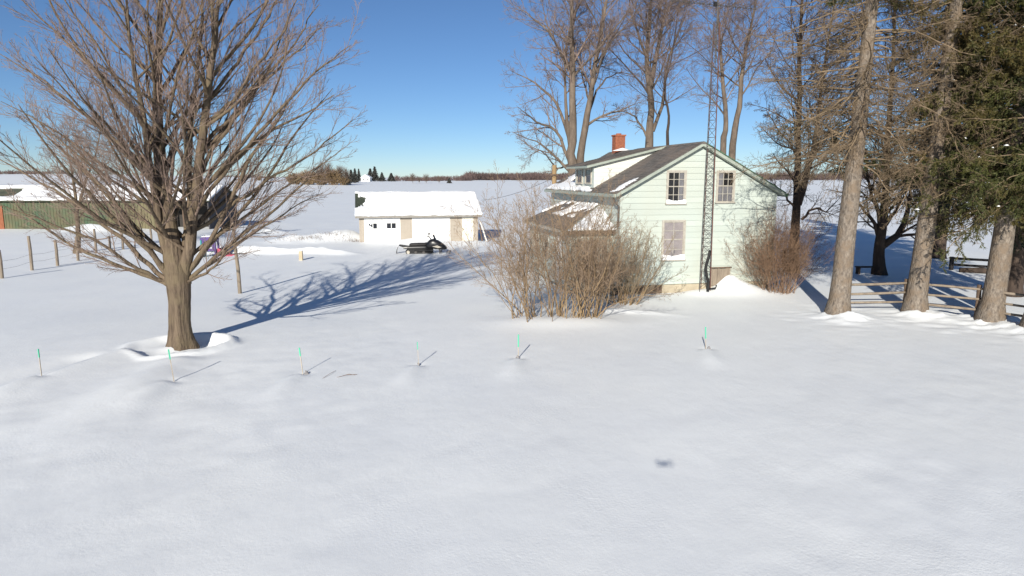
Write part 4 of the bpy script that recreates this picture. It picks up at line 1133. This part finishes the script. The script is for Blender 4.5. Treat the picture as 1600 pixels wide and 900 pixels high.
# ------------------------------------------------------------------ snowmobile
def snowmobile():
    x, y = -5.95, 46.3
    t = empty('snowmobile', (x, y, gz(x, y) - 0.07), 'black snowmobile parked in front of the white shed doors', 'snowmobile', rad(4))
    t.scale = (.97, 1, 1.06)
    BP = mat('black_plastic', (.02, .02, .022), (.013, .013, .014), 4, rough=.35, spec=.5)
    SE = mat('black_vinyl', (.024, .022, .022), None, 8, rough=.6)
    DEC = mat('pale_decal', (.50, .47, .40), (.4, .36, .3), 5)
    b = MB()          # drive track loop
    prof = []
    for k in range(9): a_ = math.pi / 2 + math.pi * k / 8; prof.append((-1.15 + .17 * math.cos(a_), .19 + .17 * math.sin(a_)))
    for k in range(9): a_ = -math.pi / 2 + math.pi * k / 8; prof.append((.42 + .19 * math.cos(a_), .25 + .19 * math.sin(a_)))
    b.prism(prof, 'y', -.19, .19); tr = b.build('track', BLACK, t)
    b = MB()
    for k in range(15): xx = -1.2 + .105 * k; b.box(xx, xx + .035, -.19, .19, -.01, .02)
    b.build('track_lug', BLACK, tr)
    for xx, r in ((-1.13, .11), (-.6, .09), (-.05, .09)):
        for sy in (-1, 1):
            b = MB(); b.tube([(xx, sy * .195, .17), (xx, sy * .235, .17)], r, 14); b.build('bogie_wheel', STEEL if xx > -1 else DEC, t)
    b = MB(); b.loft([(-1.45, 0, .44, .24, .07), (-1.2, 0, .45, .25, .08), (0.3, 0, .46, .25, .11), (.6, 0, .46, .24, .11)], 12, 5); b.build('tunnel', BP, t)
    b = MB(); b.hexa([(-.75, -.36, .30), (.6, -.40, .26), (.6, -.25, .26), (-.75, -.25, .30), (-.75, -.36, .335), (.6, -.40, .295), (.6, -.25, .295), (-.75, -.25, .335)]); b.build('footboard', BP, t)
    b = MB(); b.hexa([(-.75, .25, .30), (.6, .25, .26), (.6, .40, .26), (-.75, .36, .30), (-.75, .25, .335), (.6, .25, .295), (.6, .40, .295), (-.75, .36, .335)]); b.build('footboard', BP, t)
    b = MB(); b.loft([(-1.05, 0, .60, .15, .07), (-.95, 0, .63, .19, .11), (-.4, 0, .64, .20, .12), (0.0, 0, .64, .19, .12), (.25, 0, .68, .17, .13), (.36, 0, .70, .10, .10)], 14, 3.5); b.build('seat', SE, t, True)
    b = MB(); b.loft([(.10, 0, .56, .26, .16), (.35, 0, .66, .38, .28), (.62, 0, .70, .44, .33), (.95, 0, .62, .44, .30), (1.25, 0, .52, .38, .22), (1.48, 0, .44, .24, .12), (1.56, 0, .42, .12, .06)], 16, 3); hd = b.build('hood', BP, t, True)
    for sy in (-1, 1):
        b = MB(); b.prism([(.55, .55), (.95, .45), (1.2, .50), (.9, .62)], 'y', sy * .445, sy * .455); b.build('decal', DEC, hd)
        b = MB(); b.loft([(1.22, sy * .17, .62, .10, .05), (1.40, sy * .16, .55, .09, .04)], 10, 2.2); b.build('headlight', DEC, hd)
    b = MB()
    for k in range(7):
        a0, a1 = -1.1 + 2.2 * k / 7, -1.1 + 2.2 * (k + 1) / 7
        q = lambda a, r, x_, z_: (x_ + .24 * math.cos(a) * r, .34 * math.sin(a) * r, z_)
        b.hexa([q(a0, 1, .62, .92), q(a1, 1, .62, .92), q(a1, .95, .62, .92), q(a0, .95, .62, .92), q(a0, .8, .50, 1.26), q(a1, .8, .50, 1.26), q(a1, .76, .50, 1.26), q(a0, .76, .50, 1.26)])
    b.build('windshield', BP, t)
    b = MB(); b.tube([(.62, 0, .8), (.38, 0, 1.08)], .035, 8); b.tube([(.20, -.36, 1.20), (.33, -.25, 1.13), (.38, 0, 1.08), (.33, .25, 1.13), (.20, .36, 1.20)], .022, 7); b.build('handlebar', STEEL, t)
    b = MB(); b.tube([(.33, -.30, 1.15), (.36, -.33, 1.34)], .018, 6); b.tube([(.28, -.34, 1.34), (.42, -.34, 1.36)], .05, 6); b.build('mirror', BP, t)
    for sy in (-.5, .5):
        b = MB()
        pts = [(.55, .07), (.7, .03), (1.5, .03), (1.72, .08), (1.85, .20)]
        for p0, p1 in zip(pts[:-1], pts[1:]):
            b.hexa([(p0[0], sy - .07, p0[1]), (p1[0], sy - .07, p1[1]), (p1[0], sy + .07, p1[1]), (p0[0], sy + .07, p0[1]), (p0[0], sy - .07, p0[1] + .03), (p1[0], sy - .07, p1[1] + .03), (p1[0], sy + .07, p1[1] + .03), (p0[0], sy + .07, p0[1] + .03)])
        b.tube([(1.5, sy, .06), (1.62, sy, .22), (1.84, sy, .21)], .016, 6)
        sk = b.build('ski', BP, t)
        b = MB(); b.tube([(1.1, sy, .05), (1.0, sy * .5, .45)], .03, 7); b.tube([(1.2, sy, .12), (1.15, sy * .4, .30)], .02, 6); b.build('strut', STEEL, t)
    b = MB(); b.tube([(-1.05, -.22, .52), (-1.60, -.22, .60), (-1.74, -.18, .62), (-1.74, .18, .62), (-1.60, .22, .60), (-1.05, .22, .52)], .03, 7); b.build('rear_bumper', BP, t)
    b = MB(); b.hexa([(-1.74, -.2, .58), (-1.70, -.2, .58), (-1.70, .2, .58), (-1.74, .2, .58), (-1.44, -.2, .47), (-1.42, -.2, .5), (-1.42, .2, .5), (-1.44, .2, .47)]); b.build('rear_rack', BP, t)
    pts = resample([(-1.74, 0, .6), (-1.86, 0, .48), (-1.94, 0, .3), (-1.96, 0, .1)], 8)
    b = MB()
    for p0, p1 in zip(pts[:-1], pts[1:]):
        b.hexa([(p0[0], -.2, p0[2]), (p1[0], -.2, p1[2]), (p1[0], .2, p1[2]), (p0[0], .2, p0[2]), (p0[0] + .02, -.2, p0[2]), (p1[0] + .02, -.2, p1[2]), (p1[0] + .02, .2, p1[2]), (p0[0] + .02, .2, p0[2])])
    b.build('snow_flap', BLACK, t)
snowmobile()

# ------------------------------------------------------------------ marker stakes
STK = mat('stake_wood', (.50, .44, .36), (.38, .33, .27), 8)
GRN = mat('green_tip', (.10, .55, .33), (.08, .46, .28), 8, rough=.5)
CLOD = mat('grey_clod', (.36, .34, .34), (.2, .19, .19), 10, rough=.95)
SLAB = ['thin green tipped stake farthest left, left of the maple', 'thin green tipped stake standing in front of the maple foot', 'green tipped stake with a clod at its foot, right of the maple',
        'green tipped stake midway between the maple and the lilac bush', 'green tipped stake just below the left foot of the lilac bush', 'green tipped stake farthest right, alone below the gable']
TOPS = [.70, .82, .72, .68, .72, .70]
for i, ((x, y), h, lb) in enumerate(zip(STAKES, TOPS, SLAB)):
    rng = random.Random(50 + i)
    z = gz(x, y)
    t = empty('marker_stake', (x, y, z), lb, 'marker stake', rng.uniform(0, 3), 'green tipped stakes in a row across the snow')
    tip = .50 if i in (4, 5) else .30
    dx = [-.01, -.06, -.05, -.02, 0, -.03][i] * 1.2
    w = .011
    zt = h * (1 - tip)
    rz = -t.rotation_euler.z
    ox, oy = dx * math.cos(rz), dx * math.sin(rz)
    def stick(a, c, nm, m, ww):
        q = lambda zz: (ox * zz / h, oy * zz / h)
        (ax, ay), (cx_, cy_) = q(a), q(c)
        b = MB(); b.hexa([(ax - ww, ay - ww * .6, a), (ax + ww, ay - ww * .6, a), (ax + ww, ay + ww * .6, a), (ax - ww, ay + ww * .6, a), (cx_ - ww, cy_ - ww * .6, c), (cx_ + ww, cy_ - ww * .6, c), (cx_ + ww, cy_ + ww * .6, c), (cx_ - ww, cy_ + ww * .6, c)])
        b.build(nm, m, t)
    stick(-.25, zt, 'shaft', STK, w); stick(zt - .004, h, 'tip', GRN, w + .004)
    if i in (2, 3, 4, 5):
        b = MB(); vs, fs = [], []
        r = .05 if i != 3 else .035
        cxl, cyl = (.09 * math.cos(rz), .09 * math.sin(rz)) if i in (2, 5) else (0.02, 0)
        b.loft([(cxl - r * 1.2, cyl, .03, r * .3, r * .4), (cxl - r * .5, cyl, .06, r, r * .9), (cxl + r * .3, cyl + .01, .07, r * .8, r), (cxl + r * 1.1, cyl, .03, r * .35, r * .4)], 9, 2)
        o = b.build('clod', CLOD, t)
# withered stalks lying in the snow right of stake three
b = MB()
for (xa, ya, xb, yb) in ((-4.82, 16.55, -4.62, 17.3), (-4.55, 16.75, -4.0, 17.05), (-4.4, 16.95, -4.05, 17.0)):
    za, zb = gz(xa, ya), gz(xb, yb)
    b.tube([(xa, ya, za - .02), ((xa + xb) / 2 + .04, (ya + yb) / 2, (za + zb) / 2 + .04), (xb, yb, zb + .015)], .006, 4)
tag(b.build('dry_stalks', TWIG, kind='stuff'), 'few withered stalks poking from the snow right of the clodded stake', 'dead plant')

# ------------------------------------------------------------------ rail fence between the spruces
def fence():
    pts = [house_xy(7.45, 0.4)] + [(12.75, 25.85), (15.05, 25.75), (16.95, 24.45), (17.75, 23.1)]
    pts = pts[1:]
    t = empty('rail_fence', (pts[0][0], pts[0][1], 0), 'weathered three rail fence running between the big spruce trunks', 'fence')
    o = np.array((pts[0][0], pts[0][1], 0))
    pts = [(12.5, 25.9)] + pts[1:]
    rng = random.Random(6)
    for (x, y) in pts[1:]:
        b = MB(); z = gz(x, y); b.tube([np.array((x, y, z - .2)) - o, np.array((x + .02, y, z + .6)) - o, np.array((x, y, z + 1.2)) - o], [.085, .08, .075], 8); b.build('post', BROWNB, t)
    for (p, q) in zip(pts[:-1], pts[1:]):
        for h in (.30, .68, 1.03):
            za, zb = gz(*p) + h + rng.uniform(-.04, .04), gz(*q) + h + rng.uniform(-.04, .04)
            mid = ((p[0] + q[0]) / 2, (p[1] + q[1]) / 2, (za + zb) / 2 + rng.uniform(-.03, .02))
            r = rng.uniform(.042, .055)
            b = MB(); b.tube([np.array((p[0], p[1] - .08, za)) - o, np.array((mid[0], mid[1] - .08, mid[2])) - o, np.array((q[0], q[1] - .08, zb)) - o], [r * .85, r, r * .9], 7); b.build('rail', OLDWOOD, t, True)
fence()
def dark_fence():
    pts = [(23.8, 36.7), (26.6, 35.2), (29.4, 33.7), (32.2, 32.2)]
    t = empty('rail_fence', (pts[0][0], pts[0][1], 0), 'dark rail fence in the tree shade at the far right', 'fence')
    o = np.array((pts[0][0], pts[0][1], 0))
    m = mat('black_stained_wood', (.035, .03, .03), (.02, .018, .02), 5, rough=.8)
    for x, y in pts:
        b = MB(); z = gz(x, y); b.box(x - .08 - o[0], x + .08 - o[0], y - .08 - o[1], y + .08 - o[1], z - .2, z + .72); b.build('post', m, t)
    for p, q in zip(pts[:-1], pts[1:]):
        for h in (.24, .58):
            za, zb = gz(*p) + h, gz(*q) + h
            b = MB(); a, c = np.array((p[0], p[1], 0)) - o, np.array((q[0], q[1], 0)) - o
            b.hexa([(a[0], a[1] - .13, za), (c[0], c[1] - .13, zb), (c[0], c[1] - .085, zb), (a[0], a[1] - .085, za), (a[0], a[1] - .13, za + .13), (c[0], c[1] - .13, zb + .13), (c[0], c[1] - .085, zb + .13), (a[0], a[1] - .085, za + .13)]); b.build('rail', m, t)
dark_fence()
# log lying by the dark fence, low bench by the spreading tree
x, y = 24.3, 35.6
b = MB(); z = gz(x, y); b.tube([(x - .6, y + .25, z + .1), (x + .3, y - .1, z + .14), (x + 1.1, y - .4, z + .09)], [.13, .16, .13], 9)
tag(b.build('fallen_log', BARK_DK, None, True), 'dark log lying in the shade in front of the dark rail fence', 'log')
x, y = 18.4, 35.2
t = empty('low_bench', (x, y, gz(x, y)), 'low dark bench left of the spreading tree trunk', 'bench')
b = MB(); b.box(-.5, .5, -.15, .15, .34, .40); b.build('seat', BARK_DK, t)
for xx in (-.4, .4):
    b = MB(); b.box(xx - .06, xx + .06, -.13, .13, -.2, .339); b.build('leg', BARK_DK, t)

# ------------------------------------------------------------------ left side: fence posts, pole, play set
def post_fence():
    pts = [(-25.9, 34.3), (-26.6, 37.5), (-26.5, 39.5), (-27.0, 42.2), (-28.4, 46.4), (-28.2, 47.7), (-27.8, 48.6), (-27.0, 51.0)]
    hs = [1.45, 1.9, 1.5, 1.45, 1.65, 1.05, 1.25, 1.3]
    t = empty('post_fence', (-26.6, 37.5, 0), 'row of weathered wooden fence posts with wire at the far left', 'fence')
    o = np.array((-26.6, 37.5, 0))
    tops = []
    for (x, y), h in zip(pts, hs):
        z = gz(x, y); b = MB(); b.tube([np.array((x, y, z - .2)) - o, np.array((x + .03, y, z + h * .6)) - o, np.array((x + .01, y, z + h)) - o], [.085, .08, .075], 8); b.build('post', OLDWOOD, t)
        tops.append((x, y, z + h))
    for h in (.35, .75):
        for p, q in zip(tops[:-1], tops[1:]):
            b = MB(); a, c = np.array(p) - o, np.array(q) - o
            a[2] = c[2] = 0.05 + h; m_ = (a + c) / 2; m_[2] -= .06
            b.tube([a, m_, c], .006, 4); b.build('wire', STEEL, t)
post_fence()
z = gz(-12.1, 29.95)
b = MB(); b.tube([(-12.1, 29.95, z - .3), (-12.12, 29.95, 1.0), (-12.2, 29.95, 2.1), (-12.22, 29.95, 3.05)], [.085, .08, .07, .06], 9)
tag(b.build('wooden_pole', OLDWOOD, None, True), 'tall thin weathered pole in the snow right of the maple', 'pole')
x, y = -13.15, 42.3; z = gz(x, y)
t = empty('short_post', (x, y, z), 'short pale stub of a post between the maple and the shed', 'post')
b = MB(); b.box(-.11, .11, -.09, .09, -.2, .58); b.build('stump', mat('pale_wood', (.52, .43, .30), (.4, .33, .22), 5), t, bevel=.02)
b = MB(); b.loft([(-.10, 0, .60, .08, .03), (0, 0, .61, .09, .06), (.10, 0, .60, .08, .03)], 10, 2.2); b.build('snow_cap', SNOWCAP, t, True)
def playset():
    x, y = -19.75, 44.5
    t = empty('play_set', (x, y, gz(x, y) - .05), 'purple and teal plastic play set with a pink slide beside the barn', 'play set', rad(8))
    PU = mat('purple_plastic', (.10, .06, .22), (.08, .05, .18), 3, rough=.45); TE = mat('teal_plastic', (.03, .26, .27), None, 3, rough=.45); PK = mat('pink_plastic', (.48, .07, .13), None, 3, rough=.45)
    for dx, m in ((-.42, TE), (.42, PU)):
        b = MB(); b.box(dx - .05, dx + .05, -.45, .45, .0, .45); b.box(dx - .05, dx + .05, -.45, -.28, .45, 1.0); b.box(dx - .05, dx + .05, .28, .45, .45, 1.0); b.box(dx - .05, dx + .05, -.45, .45, 1.0, 1.15); b.build('side_panel', m, t, bevel=.02)
    b = MB(); b.box(-.36, .36, -.46, -.38, .42, .60); b.box(-.36, -.24, -.46, -.38, .60, 1.05); b.box(.24, .36, -.46, -.38, .60, 1.05); b.box(-.06, .06, -.46, -.38, .60, 1.05); b.box(-.36, .36, -.46, -.38, 1.05, 1.18); b.build('front_panel', PU, t, bevel=.02)
    b = MB(); b.box(-.36, .36, -.37, .45, .38, .45); b.build('platform', TE, t)
    b = MB(); b.prism([(.48, .44), (.60, .44), (1.15, .08), (1.4, .05), (1.4, -.02), (1.1, 0), (.48, .36)], 'y', -.25, .25); sl = b.build('slide', PK, t)
    for yy in (-.29, .251):
        b = MB(); b.prism([(.48, .58), (.62, .58), (1.18, .2), (1.42, .14), (1.42, -.02), (1.1, -.02), (.48, .34)], 'y', yy, yy + .04); b.build('slide_rail', PK, sl)
    b = MB(); b.prism([(-.5, 1.16), (.5, 1.16), (.36, 1.32), (0, 1.42), (-.36, 1.32)], 'y', -.48, .48); b.build('roof', PU, t)
    snow_layer('roof_snow', t, (-.36, -.46, 1.36), (.72, 0, 0), (0, .92, 0), (0, 0, 1), 10, 8, .12, lambda u, v: .35 - np.hypot(u - .5, v - .5) * .4, 3)
playset()
# electricity stub pole behind the porch and the wire to the shed
x, y = 2.62, 43.1
t = empty('utility_pole', (x, y, 0), 'short brown utility pole behind the porch roof', 'utility pole')
b = MB(); b.tube([(0, 0, -.3), (0, 0, 3.0), (.02, 0, 5.75)], [.17, .16, .14], 10); b.build('pole', mat('ochre_wood', (.34, .235, .12), (.24, .16, .085), 4, (1, 1, .2)), t, True)
b = MB(); b.box(-.25, .25, -.22, -.16, 5.1, 5.2); b.build('crossarm', BROWNB, t)
pts = []
A, B = np.array((x, y - .2, 5.0)), np.array((-2.45, 55.0, 3.2))
for k in range(15):
    s = k / 14; p = A + (B - A) * s; p[2] -= 0.55 * 4 * s * (1 - s) * .5; pts.append(tuple(p - np.array((x, y, 0))))
b = MB(); b.tube(pts, .012, 5); b.build('service_wire', BLACK, t)

# dead weeds in the ploughed banks
def weeds():
    rng = np.random.default_rng(77)
    n = 380
    c = np.array([(-14.0, 53.9), (-15.6, 53.2), (-16.8, 53.0), (-12.4, 53.3)])[rng.integers(0, 4, n)]
    p = c + rng.normal(0, (.75, .25), (n, 2)); z = ground(p[:, 0], p[:, 1])
    P, R = grow(rng, np.column_stack([p, z - .03]), rng.normal(0, .5, (n, 3)) + (0, 0, 1), rng.uniform(.12, .4, n), np.full(n, .008), np.full(n, .003), 4, 0, .2)
    V, F = tubes(P, R, 3)
    o = link('dead_weeds', np_mesh('dead_weeds', V, F), mat('weed_brown', (.22, .15, .10), None, 2), None, False, kind='stuff')
    tag(o, 'brown dead weeds sticking out of the snow bank left of the shed', 'weeds')
weeds()

# ------------------------------------------------------------------ far trees
FAR_TW = mat('far_tree_brown', (.17, .125, .095), (.12, .085, .068), .05, rough=.9)
FAR_BUSH = mat('far_bush_tan', (.27, .19, .105), (.19, .13, .075), .12, rough=.9)
HAZED_GREEN = mat('far_evergreen', (0.085, 0.082, 0.075), (0.055, 0.058, 0.055), .2, rough=.9)  # distance haze put into the colour: lightened, greyed green
FAR_RED = mat('far_wood_brown', (.15, .105, .095), (.105, .075, .07), .01, rough=.95)
def far_crown(rng, n, w, h, zc0, wd, up=.9, thick=1.0):
    """many thin twig blades through a crown's volume"""
    q = rng.normal(0, 1, (n, 3)); q = nrm(q) * rng.random((n, 1)) ** .4
    p = np.column_stack([q[:, 0] * w / 2, q[:, 1] * w / 2, zc0 + (q[:, 2] * .5 + .5) * (h - zc0)])
    d = nrm(np.column_stack([q[:, 0], q[:, 1], np.full(n, up) + rng.normal(0, .3, n)])); L = rng.uniform(.08, .2, (n, 1)) * h * thick
    s = nrm(np.cross(d, rng.normal(0, 1, (n, 3)))) * wd
    V = np.stack([p - d * L + s, p - d * L - s, p + d * L], 1).reshape(-1, 3)
    return V, np.arange(3 * n).reshape(-1, 3)
def far_tree(name, label, px, base_py, top_py, wpx, kind, seed, group):
    rng = np.random.default_rng(seed)
    dep = base_py - 277.0
    Y = 360 if dep > 11 else (440 if dep > 7.5 else 560)
    p = at(px, base_py, Y); x = p[0]; z = gz(x, Y)
    hgt = (at(px, top_py, Y)[2] - z); w = wpx * Y / FPX * (1.45 if kind == 'conifer' else 1.1)
    t = empty(name, (x, Y, z), label, 'bush' if kind == 'bush' else 'tree', 0, group)
    if kind == 'conifer':
        b = MB(); b.tube([(0, 0, -.3), (0, 0, hgt * .9)], [.3, .05], 6); b.build('trunk', FAR_TW, t)
        n = 900; zz = rng.random(n) ** 1.3; a = rng.random(n) * 6.28
        r = w / 2 * (1 - zz) * rng.uniform(.3, 1.1, n) + .1
        P = np.column_stack([r * np.cos(a), r * np.sin(a), (.06 + .94 * zz) * hgt]); d = nrm(np.column_stack([np.cos(a), np.sin(a), rng.normal(-.35, .3, n)]))
        s = nrm(np.cross(d, (0, 0, 1.)) + rng.normal(0, .3, (n, 3))) * (w * .07)
        V = np.stack([P - d * w * .12 + s, P - d * w * .12 - s, P + d * w * .16], 1).reshape(-1, 3)
        link('crown', np_mesh('crown', V, np.arange(3 * n).reshape(-1, 3)), HAZED_GREEN, t)
    elif kind == 'bush':
        V, F = far_crown(rng, 900, w, hgt, 0, w * .016, .6, 1.2); link('crown', np_mesh('crown', V, F), FAR_BUSH, t)
    else:
        b = MB(); b.tube([(0, 0, -.3), (0, 0, hgt * .6), (.2, 0, hgt * .95)], [hgt * .022, hgt * .012, .04], 6); b.build('trunk', FAR_TW, t)
        V, F = far_crown(rng, 520, w, hgt, hgt * .22, hgt * .0055, .9); link('crown', np_mesh('crown', V, F), FAR_TW, t)
GF1 = 'bushes and trees across the field'
for i, (px, bp, tp, w, k, lb) in enumerate([
    (462, 291, 270, 26, 'bush', 'leftmost tan bush of the clump across the field'), (482, 292, 266, 30, 'bush', 'broad tan bush second from the left in the far clump'),
    (502, 292, 268, 28, 'bush', 'tan bush in the middle of the far clump'), (522, 292, 264, 24, 'bush', 'tallest tan bush, right in the far clump'),
    (538, 292, 276, 18, 'bush', 'small tan bush at the right end of the far clump'),
    (503, 290, 254, 18, 'bare', 'hazy bare tree above the tan bushes, left one'), (514, 290, 252, 16, 'bare', 'hazy bare tree above the tan bushes, right one'),
    (532, 290, 258, 14, 'bare', 'thin bare tree right of the tan bushes'), (541, 290, 262, 12, 'bare', 'low thin bare tree beside the dark column evergreen'),
    (519, 286, 268, 10, 'conifer', 'small dark evergreen among the tan bushes'), (543.5, 293, 271, 7, 'conifer', 'dark columnar evergreen in front of the far clump'),
    (549, 287, 266, 9, 'conifer', 'evergreen left of the pair by the white farmhouse'), (555, 285, 264, 8, 'conifer', 'evergreen in the middle left of the white farmhouse'), (561, 284, 264, 6, 'conifer', 'slim evergreen directly left of the white farmhouse'),
    (579, 284, 264, 9, 'conifer', 'evergreen directly right of the white farmhouse'), (586, 284, 261, 10, 'conifer', 'tallest evergreen right of the white farmhouse'),
    (597, 284, 270, 8, 'conifer', 'short evergreen alone, second clump right of the farmhouse'), (611.5, 284, 271, 9, 'conifer', 'dark round evergreen alone, farthest right of the farmhouse'),
    (645, 287, 270, 9, 'bare', 'hazy bare tree over the field edge, left of a pair'), (666, 287, 271, 11, 'bare', 'hazy bare tree over the field edge, right of a pair'),
    (686, 288, 275, 8, 'bare', 'small hazy bare tree above the shed roof'), (702, 286, 278, 5, 'conifer', 'small dark evergreen in the field hedge above the shed'), (655, 287, 275, 6, 'bare', 'low hazy bare tree between the pair at the field edge'),
    (405, 285, 276, 7, 'bush', 'small lone bush in the field left of the far clump')]):
    far_tree('far_bush' if k == 'bush' else ('far_evergreen' if k == 'conifer' else 'far_bare_tree'), lb, px, bp, tp, w, k, 200 + i, GF1)
def far_house():
    p = at(571, 284, 540); x = p[0]; z = gz(x, 540)
    t = empty('far_farmhouse', (x, 540, z), 'tiny white farmhouse on the horizon among evergreens', 'house')
    b = MB(); b.prism([(-3.4, -.3), (3.4, -.3), (3.4, 3.0), (0, 5.0), (-3.4, 3.0)], 'y', 0, 9); b.build('wall', WHITE, t)
    b = MB(); b.prism([(-3.8, 2.8), (0, 5.05), (3.8, 2.8), (3.8, 3.1), (0, 5.4), (-3.8, 3.1)], 'y', -.3, 9.3); b.build('roof', SNOWCAP, t)
    for xx in (-1.8, 1.1):
        b = MB(); b.box(xx, xx + .8, -.06, 0, 1.0, 2.2); b.build('window', DARKPANE, t)
far_house()
def treeline():
    rng = np.random.default_rng(99)
    Vs, Fs, o = [], [], 0
    def row(px0, px1, Yr, n, h0, h1, w, nt):
        nonlocal o
        for _ in range(n):
            px = rng.uniform(px0, px1); Y = Yr * rng.uniform(.95, 1.12)
            x = (px - 800) / FPX * Y; z = gz(x, Y); h = rng.uniform(h0, h1) * (1 + .25 * float(vn(px / 35, 3.3, 5)))
            V, F = far_crown(rng, nt, w * rng.uniform(.7, 1.3), h, 0, .24 * Y / 700, .8, 1.2)
            V[:, 0] += x; V[:, 1] += Y; V[:, 2] += z
            Vs.append(V); Fs.append(F + o); o += len(V)
    row(620, 740, 620, 130, 3.0, 5.5, 8, 60)
    row(728, 880, 900, 260, 7.5, 10.5, 12, 70)
    row(860, 1700, 880, 700, 7, 12, 12, 60)
    row(-150, 110, 700, 160, 4, 6.5, 10, 55)
    row(320, 460, 900, 60, 2.0, 4, 9, 50)
    t = link('distant_woods', np_mesh('distant_woods', np.concatenate(Vs), np.concatenate(Fs)), FAR_RED, None, False, kind='stuff')
    tag(t, 'long brown line of bare woods along the horizon', 'woods')
treeline()

# ------------------------------------------------------------------ the camera drone, hovering just behind the viewpoint (its shadow lies on the snow)
def drone():
    t = empty('camera_drone', (0, -0.16, 5.02), 'small grey quadcopter hovering above the snow, its shadow on the ground', 'drone', 0)
    GR = mat('grey_plastic', (.22, .22, .23), None, 6, rough=.5)
    b = MB(); b.loft([(-.075, 0, 0, .02, .015), (-.05, 0, 0, .028, .022), (.05, 0, 0, .028, .024), (.075, 0, 0, .022, .016)], 12, 3)
    body = b.build('body', GR, t, True); body.rotation_euler = (0, 0, math.pi / 2)
    for sx in (-1, 1):
        for sy in (-1, 1):
            b = MB(); b.tube([(sx * .03, sy * .04, .0), (sx * .125, sy * .085, .012)], .011, 7); b.tube([(sx * .125, sy * .085, -.01), (sx * .125, sy * .085, .03)], .013, 8); ar = b.build('arm', GR, t)
            b = MB(); a = .5 + sx * .7 + sy * .3
            for q in (0, math.pi):
                c, s_ = math.cos(a + q), math.sin(a + q)
                P = lambda u, v, w_: (sx * .125 + c * u - s_ * v, sy * .085 + s_ * u + c * v, .032 + w_)
                b.hexa([P(.004, -.006, 0), P(.058, -.004, .001), P(.058, .007, .004), P(.004, .006, .003), P(.004, -.006, .0015), P(.058, -.004, .0025), P(.058, .007, .0055), P(.004, .006, .0045)])
            b.build('rotor', BLACK, t)
drone()
